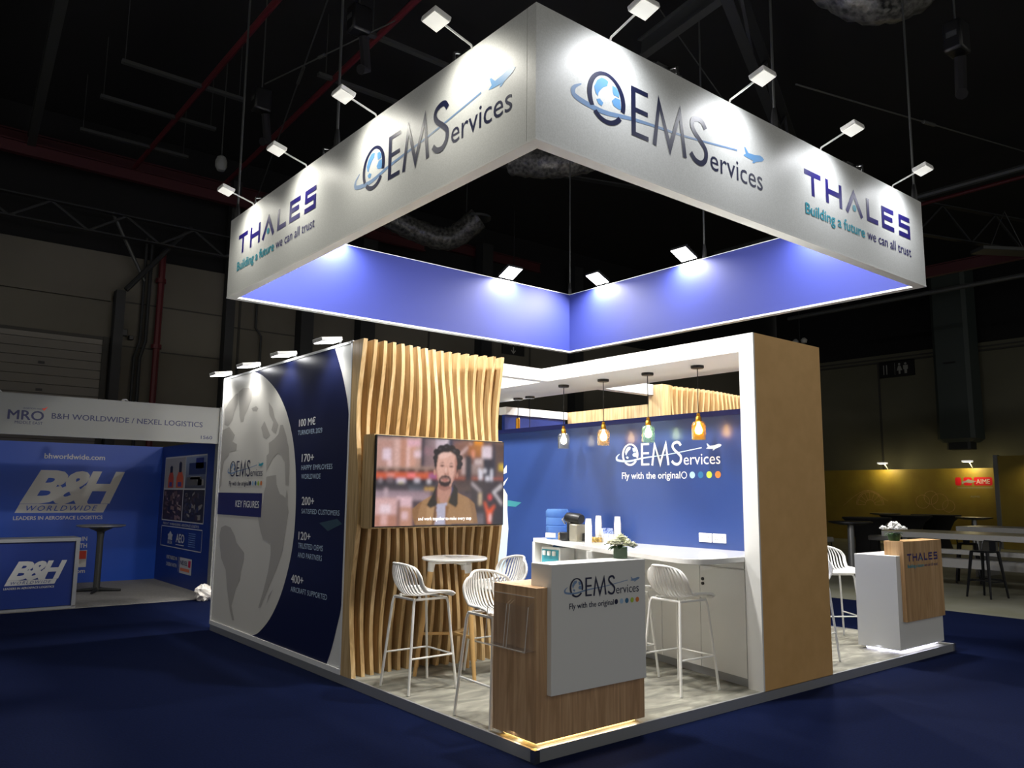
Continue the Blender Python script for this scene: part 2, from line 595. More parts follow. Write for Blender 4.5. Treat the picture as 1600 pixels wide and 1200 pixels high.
# ================================================================== THE HALL (setting)
def hall():
    mb = MB().box((-14, -14, -.06), (9.2, 17, 0), 'blue_carpet')
    struct(mb, 'floor_1')
    mb = MB().box((9.2, -14, -.06), (30, 17, -.004), 'grey_floor')
    struct(mb, 'floor_2')
    # back wall of tilt-up panels with joints
    mb = MB()
    mb.box((-14, 16, 0), (29, 16.3, 7.1), 'hall_wall')
    for x in (-3.4, 3.75, 9.5, 13.5, 19.5):
        mb.box((x-.03, 15.985, 0), (x+.03, 16.02, 7.1), 'seam')
    for z, x0, x1 in ((6.0, .9, 3.3), (4.9, 1.9, 3.3), (4.95, .8, 1.8), (5.75, 3.6, 13)):
        mb.box((x0, 15.985, z-.015), (x1, 16.02, z+.015), 'seam')
    mb.box((-14, 15.9, 5.95), (.72, 16.05, 6.12), 'hall_wall')
    struct(mb, 'wall_back')
    mb = MB().box((-14, 16.15, 7.1), (29, 16.4, 10.2), 'ceiling')
    struct(mb, 'wall_back_upper')
    mb = MB()
    mb.box((28, -14, 0), (28.3, 16, 7.3), 'hall_wall_r')
    for y in (11.37, 4.2, 15.0):
        mb.box((27.98, y-.04, 0), (28.02, y+.04, 7.0), 'seam')
    mb.box((27.9, -14, 6.97), (28.05, 16, 7.03), 'seam')
    mb.box((27.95, -14, 7.12), (28.05, 16, 7.17), 'seam')
    struct(mb, 'wall_right')
    mb = MB().box((28.15, -14, 7.3), (28.4, 16, 10.2), 'ceiling')
    struct(mb, 'wall_right_upper')
    mb = MB().box((-14, -9, 10.2), (29, 17, 10.4), 'ceiling')
    struct(mb, 'ceiling')
hall()

# ---- things on and near the back wall
def roller_door():
    t = thing('roller_door', 'closed grey ribbed roller shutter door in the back wall above the small booth', 'door', (-1.8, 15.95, 0))
    mb = MB()
    for i in range(26):
        z = .2*i-.1
        mb.box((-4.2, 15.93, max(0, z+.012)), (.62, 15.985, z+.2), 'shutter')
    mb.build('slat_curtain', t, world=True)
    mb = MB().box((.62, 15.88, 0), (.74, 16.0, 5.1), 'seam')
    mb.build('guide_rail', t, world=True)
    mb = MB().box((-4.2, 15.9, 5.03), (.74, 16.0, 5.1), 'seam')
    mb.build('head_plate', t, world=True)
    for z in (4.35, 3.75):
        MB().box((-.62, 15.9, z), (-.5, 15.94, z+.05), 'black').build('lift_handle', t, world=True)
roller_door()

def column(name, label, x0, x1, y0, y1, h, k):
    o = MB().box((x0, y0, 0), (x1, y1, h), k).build(name)
    tag(o, label, 'column')
column('steel_column', 'dark steel column on the back wall beside the roller shutter', .78, .98, 15.7, 15.98, 6.2, 'steel')
column('steel_column', 'tall dark steel column on the back wall left of the hanging banner', 3.3, 3.52, 15.7, 15.98, 9.5, 'steel')
column('steel_column', 'dark column on the back wall seen just above the oak slat wall, left one', 5.25, 5.6, 15.6, 15.98, 9.5, 'steel')
column('steel_column', 'broad dark column on the back wall above the middle of the slat wall', 7.0, 7.45, 15.6, 15.98, 9.5, 'steel')
column('steel_column', 'dark column on the back wall behind the first two pendant lamps', 11.2, 11.6, 15.6, 15.98, 9.5, 'steel')
column('steel_column', 'dark column on the back wall behind the fourth pendant lamp', 15.2, 15.6, 15.6, 15.98, 9.5, 'steel')

def pipe(name, label, pts, r, k, cat='pipe', flanges=()):
    t = thing(name, label, cat, pts[0])
    MB().tube(pts, r, k).build('tube', t, world=True)
    for p, d in flanges:
        MB().tube([Vector(p)-Vector(d)*.05, Vector(p)+Vector(d)*.05], r*1.6, k).build('coupling', t, world=True)
    return t
pipe('riser_pipe', 'red vertical sprinkler riser pipe on the back wall', [(1.75, 15.85, 0), (1.77, 15.85, 7.3)], .075, 'red_pipe', flanges=[((1.76, 15.85, 5.0), (0, 0, 1)), ((1.76, 15.85, 6.6), (0, 0, 1))])
pipe('drain_pipe', 'dark bent drain pipe left of the red riser on the back wall', [(1.42, 15.88, 0), (1.42, 15.88, 4.7), (1.52, 15.88, 5.1), (1.52, 15.88, 7.6)], .04, 'steel')
pipe('drain_pipe', 'second dark bent drain pipe, next to the red riser on the back wall', [(1.30, 15.9, 2.8), (1.30, 15.9, 4.7), (1.40, 15.9, 5.1), (1.40, 15.9, 7.6)], .035, 'steel')
pipe('drain_pipe', 'thin dark conduit on the back wall right of the tall column', [(4.3, 15.9, 0), (4.3, 15.9, 5.6), (4.15, 15.9, 5.8), (4.15, 15.9, 7.0)], .03, 'steel')
# wall control boxes
for x, z, w, l in ((1.03, 5.25, .08, 'small dark valve box on the back wall left of the drain pipes'), (1.2, 5.15, .05, 'small dark valve box touching the drain pipes on the back wall'), (.92, 4.35, .1, 'small black switch box on the back wall by the steel column')):
    o = MB().box((x-w, 15.84, z-w), (x+w, 16.0, z+w), 'black').build('switch_box', bevel=.01)
    tag(o, l, 'box')

# ---- overhead steel and pipes
def girder(name, label, a, b, h, k, lattice=0):
    a, b = Vector(a), Vector(b)
    t = thing(name, label, 'girder', a)
    MB().bar(a+Z*h/2, b+Z*h/2, .16, .03, k).build('top_flange', t, world=True)
    MB().bar(a-Z*h/2, b-Z*h/2, .16, .03, k).build('bottom_flange', t, world=True)
    if lattice:
        mb = MB()
        for i in range(lattice):
            p, q = a.lerp(b, i/lattice), a.lerp(b, (i+1)/lattice)
            s = 1 if i % 2 else -1
            mb.bar(p+Z*s*h/2, q-Z*s*h/2, .05, .05, k)
        mb.build('lattice', t, world=True)
    else:
        MB().bar(a, b, .03, h, k).build('web_plate', t, world=True)
    return t
girder('roof_girder', 'long dark red roof girder crossing above the roller shutter', (-8, 15.3, 8.9), (9, 15.6, 8.9), .26, 'red_beam')
girder('roof_girder', 'second dark red roof girder just behind the first one', (-8, 15.85, 9.3), (14, 16.1, 9.3), .3, 'red_beam')
girder('roof_girder', 'grey sloping roof girder at the upper left beside the ceiling bars', (-1.75, 8.3, 9.2), (-1.15, 16, 9.2), .4, 'steel_l')
girder('roof_truss', 'dark lattice roof truss running over the booth front', (-3, -1.5, 8.9), (24, 10.5, 8.9), .8, 'steel', 26)
girder('roof_truss', 'dark lattice roof truss crossing behind the hanging banner', (4.5, 9.5, 9.0), (27, 2.0, 9.0), .9, 'steel', 24)
girder('roof_truss', 'grey roof beam rising to the frame top above the right banner face', (5.1, 1.2, 8.6), (6.3, 4.6, 9.2), .3, 'steel_l')
girder('roof_truss', 'dark red roof beam at the far right above the right banner face', (19.9, 0, 8.1), (20, 9, 8.1), .3, 'red_beam')
girder('roof_truss', 'grey lattice truss with diagonals over the roller shutter', (-6, 15.2, 7.55), (4.5, 15.2, 7.55), .5, 'steel', 14)
pipe('brace_rod', 'grey diagonal brace leaning to the back wall beside the red riser', [(.95, 15.6, 6.2), (2.3, 15.6, 8.0)], .06, 'steel', 'brace')
pipe('brace_rod', 'thin grey diagonal brace above the drain pipes', [(.5, 15.4, 7.9), (1.35, 15.7, 6.5)], .04, 'steel_l', 'brace')
pipe('sprinkler_pipe', 'thin red sprinkler pipe slanting down at upper left over the ceiling bars', [(.83, 4, 9.0), (.84, 15.2, 9.0)], .055, 'red_pipe')
pipe('sprinkler_pipe', 'thin red sprinkler pipe passing behind the left row of banner lamps', [(2.35, 3, 9.0), (2.8, 15.2, 9.0)], .055, 'red_pipe')
pipe('sprinkler_pipe', 'red sprinkler pipe high above the right end of the banner', [(16.7, -2, 9.0), (16.9, 12, 9.0)], .05, 'red_pipe')
pipe('cable_conduit', 'grey conduit running high above the right end of the banner', [(14.0, -2, 8.2), (14.2, 9, 8.2)], .07, 'steel_l')
pipe('cable_conduit', 'second grey conduit, lower, above the right end of the banner', [(17.5, -2, 6.9), (17.7, 9, 6.9)], .06, 'steel_l')
for i, (y, l) in enumerate(((10.4, 'highest'), (12.0, 'middle'), (13.8, 'lowest'))):
    t = thing('ceiling_bar', ('highest', 'middle', 'lowest')[i]+' of the three unlit grey strip lights hung parallel at upper left', 'strip light', (-.55, y, 9.0), 0, 'unlit strip lights at upper left')
    MB().box((-.55, y-.05, 8.96), (1.6, y+.05, 9.02), 'steel_l').build('housing', t, world=True)
    for x in (-.5, 1.5):
        MB().tube([(x, y, 9.02), (x, y, 10.2)], .008, 'steel_l').build('hanger', t, world=True)
for i, (y, l) in enumerate(((6.9, 'dark grey strip light behind the left banner lamps, upper one'), (8.6, 'dark grey strip light behind the left banner lamps, lower one'))):
    t = thing('ceiling_bar', l, 'strip light', (2.2, y, 9.0))
    MB().box((2.25, y-.05, 8.96), (4.4, y+.05, 9.02), 'steel_l').build('housing', t, world=True)
    MB().tube([(2.4, y, 9.02), (2.4, y, 10.2)], .008, 'steel_l').build('hanger', t, world=True)

def foil_duct(label, pts, r):
    t = thing('flexible_duct', label, 'duct', pts[0])
    P = smooth2(pts, 10)
    rr = [r*(1+.05*(i % 2)+.03*sin(i*1.7)) for i in range(len(P))]
    MB().tube(P, rr, 'foil', 14).build('sleeve', t, world=True)
    for e in (P[5], P[-6]):
        MB().tube([(e[0], e[1], e[2]), (e[0], e[1], 10.2)], .01, 'steel').build('hanger', t, world=True)
    for e in (P[0], P[-1]):
        MB().lathe([(r*1.12, -.03), (r*1.12, .03)], e, 'steel_l', 16).build('clamp_ring', t, world=True)
foil_duct('crinkled silver duct seen under the front banner corner', [(5.9, 7.6, 8.1), (6.3, 7.0, 7.95), (6.9, 6.6, 8.1), (7.6, 6.6, 8.6)], .3)
foil_duct('crinkled silver duct hung inside the banner ring over its left side', [(5.8, 12.4, 8.3), (6.6, 12.2, 8.0), (7.4, 11.9, 7.9), (7.9, 11.4, 8.4)], .28)
foil_duct('large crinkled silver duct at the top edge above the right banner face', [(6.2, 1.3, 8.9), (6.5, .8, 8.35), (6.9, .4, 8.45), (7.3, .5, 9.2)], .38)

def hoist(label, p, top=10.2):
    t = thing('chain_hoist', label, 'chain hoist', p)
    MB().box((p[0]-.14, p[1]-.11, p[2]), (p[0]+.14, p[1]+.11, p[2]+.38), 'black').build('motor_body', t, world=True, bevel=.03)
    MB().tube([(p[0]+.08, p[1], p[2]-.02), (p[0]+.16, p[1]+.05, p[2]-.45), (p[0]+.05, p[1], p[2]-.5)], .07, 'black_cloth').build('chain_bag', t, world=True)
    MB().tube([(p[0], p[1], p[2]+.38), (p[0], p[1], top)], .012, 'steel_l').build('hook_chain', t, world=True)
    mb = MB()
    for i in range(3):
        mb.box((p[0]-.145, p[1]-.112, p[2]+.2), (p[0]-.146, p[1]-.06, p[2]+.24), 'steel_l')
    MB().box((p[0]-.148, p[1]-.06, p[2]+.16), (p[0]-.142, p[1]+.06, p[2]+.23), 'steel_l').build('maker_plate', t, world=True)
hoist('black chain hoist motor hanging above the left banner face, farther one', (1.15, 8.3, 7.8))
hoist('black chain hoist motor at the top edge above the left banner face', (1.3, 5.25, 7.8))
hoist('black chain hoist motor hanging above the right banner face under the big duct', (6.4, -.3, 6.95))

def speaker():
    t = thing('pendant_speaker', 'white egg-shaped loudspeaker hanging at upper left', 'loudspeaker', (1.5, 11.2, 7.8))
    MB().lathe([(.02, -.15), (.07, -.13), (.11, -.05), (.11, .06), (.08, .14), (.02, .18)], (1.5, 11.2, 7.95), 'fascia_board', 20).build('shell', t, world=True)
    MB().tube([(1.5, 11.2, 8.12), (1.5, 11.2, 10.2)], .012, 'steel_l').build('suspension_cable', t, world=True)
speaker()
def highbay():
    t = thing('high_bay_light', 'unlit flat white high-bay light hanging at the far right edge', 'light', (18.5, 3.35, 7.7))
    MB().bar((17.9, 3.8, 7.85), (19.3, 2.9, 7.85), .5, .1, 'steel_l').build('housing', t, world=True, bevel=.02)
    MB().tube([(18.2, 3.6, 7.9), (18.6, 3.35, 8.9), (19.0, 3.1, 7.9)], .015, 'steel_l').build('hanger', t, world=True)
highbay()
def emergency_lamp(label, p):
    t = thing('emergency_lamp', label, 'emergency light', p)
    MB().box((p[0]-.25, p[1]-.08, p[2]-.06), (p[0]+.25, p[1]+.08, p[2]+.06), 'steel_l').build('case', t, world=True)
    for s in (-.18, .18):
        MB().lathe([(.1, 0), (.13, .12), (.05, .2)], (p[0], p[1]+s, p[2]+.05), 'fascia', 12).build('lamp_head', t, world=True)
    MB().tube([(p[0], p[1], p[2]+.06), (p[0], p[1], 10.2)], .02, 'steel').build('drop_rod', t, world=True)
emergency_lamp('pale twin-head emergency light hanging in the dark behind the bronze pillar', (25, 13, 7.6))
# steel ropes in the dark roof space
for i, (a, b, l) in enumerate((((.9, 4, 9.6), (3.2, 14, 8.2), 'thin steel rope sloping across the dark roof at upper left'),
                               ((4.2, 3.5, 9.8), (13.5, 5.5, 7.6), 'thin steel rope sloping over the middle of the right banner face'),
                               ((5.5, 1.3, 6.9), (14, 1.4, 8.5), 'thin steel rope rising to the right over the right banner face'),
                               ((1.6, 9.4, 8.9), (2.4, 6.2, 8.9), 'short bright turnbuckle rope over the left banner face'))):
    t = thing('steel_rope', l, 'rope', a)
    MB().tube([a, b], .012, 'steel_l', 6).build('wire', t, world=True)
    MB().tube([Vector(a).lerp(Vector(b), .45), Vector(a).lerp(Vector(b), .5)], .03, 'steel_l', 6).build('turnbuckle', t, world=True)

# ---- signs on the far walls
def sign_exit():
    t = thing('exit_sign', 'dark hanging FIRE EXIT sign with arrow above the slat wall', 'sign', (11.2, 14.2, 5.85))
    MB().box((10.9, 14.18, 5.72), (11.75, 14.22, 6.15), 'sign_black').build('board', t, world=True)
    S = Sheet((10.9, 14.18, 5.72), X, Z)
    mb = MB()
    S.text(mb, 'FIRE EXIT', .08, .28, .09, 'sign_white', w=.7)
    S.stroke(mb, [(.42, .24), (.42, .06)], .04, 'sign_white')
    S.stroke(mb, [(.34, .14), (.42, .05), (.5, .14)], .03, 'sign_white')
    mb.build('lettering', t, world=True)
    MB().tube([(11.32, 14.2, 6.15), (11.32, 14.2, 10.2)], .012, 'steel').build('hanger', t, world=True)
sign_exit()
def person_sign(S, mb, x, y, s, skirt, k):
    S.disc(mb, x, y+.86*s, .1*s, .1*s, k)
    if skirt:
        S.poly(mb, [(x-.1*s, y+.72*s), (x+.1*s, y+.72*s), (x+.24*s, y+.3*s), (x+.08*s, y+.3*s), (x+.08*s, y), (x-.08*s, y), (x-.08*s, y+.3*s), (x-.24*s, y+.3*s)], k)
    else:
        S.poly(mb, [(x-.2*s, y+.72*s), (x+.2*s, y+.72*s), (x+.2*s, y+.36*s), (x+.12*s, y+.36*s), (x+.1*s, y), (x-.1*s, y), (x-.12*s, y+.36*s), (x-.2*s, y+.36*s)], k)
def sign_wc():
    t = thing('restroom_sign', 'black restroom sign with two white figures high on the right wall', 'sign', (27.95, 10.6, 6.35))
    MB().box((27.9, 9.93, 6.36), (27.98, 11.29, 7.0), 'sign_black').build('board', t, world=True)
    S = Sheet((27.9, 11.29, 6.36), -Y, Z)
    mb = MB()
    person_sign(S, mb, .8, .1, .45, True, 'sign_white')
    person_sign(S, mb, 1.04, .1, .45, False, 'sign_white')
    S.stroke(mb, [(.62, .08), (.62, .56)], .012, 'sign_white')
    for x in (.18, .3):
        S.stroke(mb, [(x, .12), (x, .5)], .035, 'sign_white')
    mb.build('symbols', t, world=True)
sign_wc()
def air_column():
    t = thing('air_duct', 'large dark rounded air duct hanging in front of the right wall', 'duct', (27.2, 8.11, 3.4))
    ring = lambda w, dp, z: [(27.2+dp*sx*a, 8.11+w*sy*b, z) for (sx, sy, a, b) in ((-1, -1, .8, 1), (-1, -1, 1, .8), (-1, 1, 1, .8), (-1, 1, .8, 1), (1, 1, .8, 1), (1, 1, 1, .8), (1, -1, 1, .8), (1, -1, .8, 1))]
    rs = [ring(.62, .5, 10.2), ring(.62, .5, 5.0), ring(.64, .52, 3.75), ring(.5, .4, 3.62)]
    mb = MB()
    vs = [p for r in rs for p in r]
    fs = [(i*8+j, i*8+(j+1) % 8, (i+1)*8+(j+1) % 8, (i+1)*8+j) for i in range(3) for j in range(8)]
    mb.add(vs, fs+[tuple(24+j for j in range(8))], 'duct_green')
    mb.build('duct_body', t, world=True, angle=20)
    MB().prism(ring(.4, .32, 3.62), (0, 0, -.25), 'steel').build('outlet_grille', t, world=True)
    MB().box((26.67, 7.95, 6.45), (26.71, 8.35, 6.51), 'black').build('access_latch', t, world=True)
air_column()

# ================================================================== SMALL BLUE BOOTH AT THE LEFT
def small_booth():
    t = thing('shell_booth', 'small blue shell-scheme booth with white name fascia at the far left', 'exhibition booth', (-.5, 8.65, 0))
    MB().box((-3.2, 8.7, -.0), (1.0, 12.0, .012), 'grey_carpet').build('carpet', t, world=True)
    bw = MB().box((-3.2, 11.95, .012), (1.05, 12.03, 2.44), 'bh_blue').build('back_panel', t, world=True)
    sw = MB().box((1.0, 8.75, .012), (1.06, 11.95, 2.44), 'bh_blue2').build('side_panel', t, world=True)
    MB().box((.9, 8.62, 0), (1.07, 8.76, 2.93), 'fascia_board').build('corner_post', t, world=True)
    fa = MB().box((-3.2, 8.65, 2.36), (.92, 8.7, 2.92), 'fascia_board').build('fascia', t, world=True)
    S = Sheet((0, 8.65, 0), X, Z)
    mb = MB()
    S.text(mb, 'MRO', -1.92, 2.565, .125, 'fascia_ink', w=.42, bold=.02)
    S.text(mb, 'MIDDLE EAST', -1.835, 2.508, .038, 'fascia_ink', w=.33)
    S.text(mb, 'AVIATION WEEK', -1.75, 2.713, .02, 'fascia_ink', w=.24)
    S.poly(mb, [(-1.5, 2.70), (-1.455, 2.765), (-1.50, 2.735), (-1.53, 2.735)], 'red_panel')
    mb.build('show_lettering', fa, world=True, smooth=False)
    mb = MB()
    S.text(mb, 'B&H WORLDWIDE / NEXEL LOGISTICS', -1.403, 2.603, .075, 'fascia_ink', w=2.05, bold=.012)
    mb.build('name_lettering', fa, world=True, smooth=False)
    mb = MB()
    S.text(mb, '1560', .633, 2.424, .05, 'fascia_ink', w=.172, bold=.012)
    mb.build('number_lettering', fa, world=True, smooth=False)
    # printed back panel
    B = Sheet((0, 11.95, 0), X, Z)
    mb = MB()
    big_logo(B, mb, -1.311, 1.11, 1.0, 'fascia', 'bh_blue')
    B.text(mb, 'bhworldwide.com', -.942, 2.16, .088, 'fascia', w=.955, bold=.02)
    B.text(mb, 'PARTNERED IN', -.78, .735, .072, 'fascia', w=.61, bold=.02)
    B.text(mb, 'DUBAI WITH', -.68, .615, .072, 'fascia', w=.515, bold=.02)
    B.rect(mb, -.46, .28, -.155, .57, 'fascia')
    B.rect(mb, -.45, .42, -.165, .56, 'red_panel', .004)
    B.text(mb, 'nexel.com', -.6, .18, .07, 'fascia', w=.435, bold=.02)
    mb.build('back_print', bw, world=True, smooth=False)
    # printed side panel
    V = Sheet((1.0, 0, 0), -Y, Z)
    v = lambda y: -y
    mb = MB()
    V.rect(mb, -11.71, 1.09, -9.40, 2.235, 'fascia', .002)
    mb.build('photo_border', sw, world=True, smooth=False)
    sidephotos(V, sw)
    mb = MB()
    V.text(mb, 'FREIGHT  WAREHOUSING  AEROSPACE LOGISTICS', -11.6, 1.02, .04, 'fascia', w=2.0, bold=.01)
    for a, b, c, d in ((-11.69, .985, -9.42, 1.0), (-11.69, .635, -9.42, .65), (-11.69, .635, -11.675, 1.0), (-9.435, .635, -9.42, 1.0)):
        V.rect(mb, a, b, c, d, 'fascia')
    V.poly(mb, [(-11.13, .92), (-11.04, .86), (-10.98, .86), (-11.02, .81), (-11.0, .76), (-11.26, .76), (-11.24, .81), (-11.28, .86), (-11.22, .86)], 'fascia')
    V.text(mb, 'IATA', -11.26, .69, .055, 'fascia', w=.26, bold=.02)
    V.text(mb, 'AEO', -10.78, .74, .14, 'fascia', w=.45, bold=.03)
    V.rect(mb, -10.78, .69, -10.33, .705, 'fascia')
    for i in range(7):
        V.rect(mb, -10.1, .70+.035*i, -9.75, .71+.035*i, 'steel_ink')
    V.text(mb, 'PARTNERED IN', -11.25, .43, .06, 'fascia', w=.6, bold=.02)
    V.text(mb, 'DUBAI WITH', -11.25, .31, .06, 'fascia', w=.6, bold=.02)
    V.rect(mb, -10.56, .25, -10.545, .50, 'fascia')
    V.rect(mb, -10.49, .24, -9.85, .50, 'fascia')
    V.text(mb, 'NEXEL', -10.44, .38, .07, 'fascia_ink', w=.38, bold=.02, d=.004)
    V.rect(mb, -10.02, .36, -9.90, .47, 'red_logo', .004)
    V.rect(mb, -10.44, .28, -9.95, .33, 'dot_orange', .004)
    mb.build('side_print', sw, world=True, smooth=False)
    # two stem spotlights on the inside of the fascia
    for x in (-2.0, -.35):
        h = MB().tube([(x, 8.72, 2.9), (x, 9.2, 2.98)], .012, 'steel_l').build('lamp_stem', t, world=True)
        MB().lathe([(.05, -.12), (.06, 0), (.03, .03)], (x, 9.25, 2.98), 'fascia', 14).build('lamp_head', h, world=True)
        lamp('booth_light', 'SPOT', t, (x+.5, 9.25-8.65, 2.84), (x+1.0, 12-8.65, .6), P_STAND, NEUTRAL, .06, spot=125)
def big_logo(S, mb, x, y, s, ink, ground):
    """Heavy slanted letters over a slanted band, with a small line under it."""
    sh = .36
    q = lambda a, b: (x+a*s, y+b*s)
    S.text(mb, 'B', *q(.06, .307), .575*s, ink, w=.70*s, bold=.045, shear=sh)
    S.text(mb, '&', *q(.55, .300), .585*s, ink, w=.64*s, bold=.04, shear=sh, d=.003)
    S.text(mb, 'H', *q(.93, .307), .572*s, ink, w=.745*s, bold=.045, shear=sh, d=.004)
    S.poly(mb, [q(0, .117), q(1.367, .117), q(1.43, .268), q(.063, .268)], ink)
    S.text(mb, 'WORLDWIDE', *q(.166, .152), .085*s, ground, w=1.1*s, shear=.3, space=1.3, d=.005)
    S.text(mb, 'LEADERS IN AEROSPACE LOGISTICS', *q(-.01, 0), .06*s, ink, w=1.37*s, bold=.022)
def vquads(mb_list, name, parent, m):
    """Flat picture patches, each with its own flat colour, as one printed mesh."""
    me = bpy.data.meshes.new(name)
    off = Vector((0, 0, 0))
    p = parent
    while p is not None:
        off += p.location
        p = p.parent
    vs, fs, cs = [], [], []
    for pts, cols in mb_list:
        n = len(vs)
        vs += [tuple(Vector(q)-off) for q in pts]
        fs.append(tuple(range(n, n+len(pts))))
        cs.append(cols if isinstance(cols, list) else [cols]*len(pts))
    me.from_pydata(vs, [], fs)
    at = me.color_attributes.new('picture', 'FLOAT_COLOR', 'CORNER')
    i = 0
    for c in cs:
        for k in c:
            at.data[i].color = lin(k)
            i += 1
    me.materials.append(m)
    me.update()
    o = bpy.data.objects.new(name, me)
    COL.objects.link(o)
    o.parent = parent
    return o
def sidephotos(V, sw):
    m = vcol_print('photo_print')
    R = random.Random(3)
    def patch(L, x0, y0, x1, y1, c, d=.004):
        L.append(([V.p(x0, y0, d), V.p(x1, y0, d), V.p(x1, y1, d), V.p(x0, y1, d)], c))
    def blob(L, pts, c, d):
        L.append(([V.p(a, b, d) for a, b in pts], c))
    # 1: two people in orange vests from behind
    L = []
    patch(L, -11.68, 1.67, -10.52, 2.21, 'a8a49c')
    for cx, top, c, w in ((-11.3, 2.08, 'c8502a', .16), (-10.78, 2.14, 'd8622c', .2)):
        blob(L, [(cx-w, 1.68), (cx+w, 1.68), (cx+w*1.0, 1.86), (cx+w*.5, 1.96), (cx-w*.5, 1.96), (cx-w, 1.86)], c, .005)
        blob(L, [(cx-w*.5, 1.70), (cx+w*.5, 1.70), (cx+w*.5, 1.78), (cx-w*.5, 1.78)], '5a4a8c', .006)
        blob(L, [(cx-.07, 1.95), (cx+.07, 1.95), (cx+.08, top-.03), (cx, top), (cx-.08, top-.03)], '26221f', .006)
    vquads(L, 'photo', sw, m)
    L = []
    patch(L, -10.48, 1.67, -9.42, 2.21, ['4a4c52', '4a4c52', '8898b4', '9aa8c0'])
    for x, y, w, h, c in ((-10.3, 1.9, .9, .2, '26345e'), (-9.95, 2.0, .4, .18, '1f2a78'), (-10.4, 1.72, .8, .14, '5e5c54'), (-10.2, 1.82, .5, .05, 'b0aca4'), (-9.8, 1.72, .3, .1, '97948c')):
        patch(L, x, y, min(x+w, -9.43), y+h, c, .005)
    vquads(L, 'photo', sw, m)
    for x0, x1, pal in ((-11.68, -10.56, ['3c2e2e', '6c5450', '8c7068', '2a2430', '54404a', 'a08a80']), (-10.52, -9.42, ['24222a', '38343a', '4a444c', '2a3052', '3a2a2a', '8c8880'])):
        L = []
        patch(L, x0, 1.11, x1, 1.645, pal[0])
        for i in range(46):
            a = R.uniform(x0+.02, x1-.25)
            b = R.uniform(1.12, 1.55)
            w, h, sk = R.uniform(.05, .22), R.uniform(.02, .09), R.uniform(-.05, .05)
            blob(L, [(a, b), (a+w, max(1.115, b+sk)), (a+w, min(1.64, b+sk+h)), (a, b+h)], R.choice(pal), .0045+i*2e-5)
        vquads(L, 'photo', sw, m)
small_booth()

def booth_counter():
    t = thing('booth_counter', 'dark blue promotion counter with white logo in front of the small booth', 'counter', (-2.2, 8.7, 0))
    MB().box((-3.4, 8.74, .03), (-.95, 9.15, .93), 'navy').build('body', t, world=True)
    S = Sheet((0, 8.735, 0), X, Z)
    mb = MB().box((-3.4, 8.735, .05), (-.96, 8.742, .91), 'bh_blue2')
    mb.build('front_panel', t, world=True)
    mb = MB()
    big_logo(S, mb, -1.765, .30, .43, 'fascia', 'bh_blue2')
    mb.build('logo_print', t, world=True, smooth=False)
    MB().box((-3.42, 8.70, .92), (-.90, 9.18, .965), 'deck_trim').build('top', t, world=True)
    MB().box((-3.42, 8.71, 0), (-.90, 9.18, .04), 'deck_trim').build('foot_rail', t, world=True)
    for x in (-.93,):
        MB().box((x-.025, 8.71, .03), (x+.025, 8.76, .93), 'deck_trim').build('corner_profile', t, world=True)
booth_counter()
def cocktail_table():
    t = thing('cocktail_table', 'tall round grey cocktail table inside the small blue booth', 'table', (-.28, 10.45, .012))
    MB().lathe([(.02, 0), (.30, .0), (.36, .018), (.36, .035), (.30, .04)], (-.28, 10.45, 1.03), 'grey_metal', 32).build('table_top', t, world=True)
    MB().lathe([(.05, .02), (.05, .86), (.06, .95), (.17, 1.0), (.17, 1.02)], (-.28, 10.45, .012), 'steel_l', 18).build('column', t, world=True)
    for i in range(4):
        a = PI/4+.4+i*PI/2
        MB().tube([(-.28+.03*cos(a), 10.45+.03*sin(a), .05), (-.28+.36*cos(a), 10.45+.36*sin(a), .03)], [.03, .018], 'steel', 8).build('foot', t, world=True)
cocktail_table()
def paper_ball():
    R = random.Random(5)
    mb = MB()
    mb.grid(lambda u, v: (lambda r, a, b: (.78+r*cos(a)*sin(b), 8.5+r*sin(a)*sin(b), .12+.85*r*cos(b)))(.13*(1+.25*R.uniform(-1, 1)) if 0 < v < 1 else .12, 2*PI*(u % 1.0), PI*v), 14, 9, 'paper')
    o = mb.build('crumpled_bag', smooth=False)
    tag(o, 'crumpled white plastic bag on the blue carpet by the small booth post', 'bag')
paper_ball()

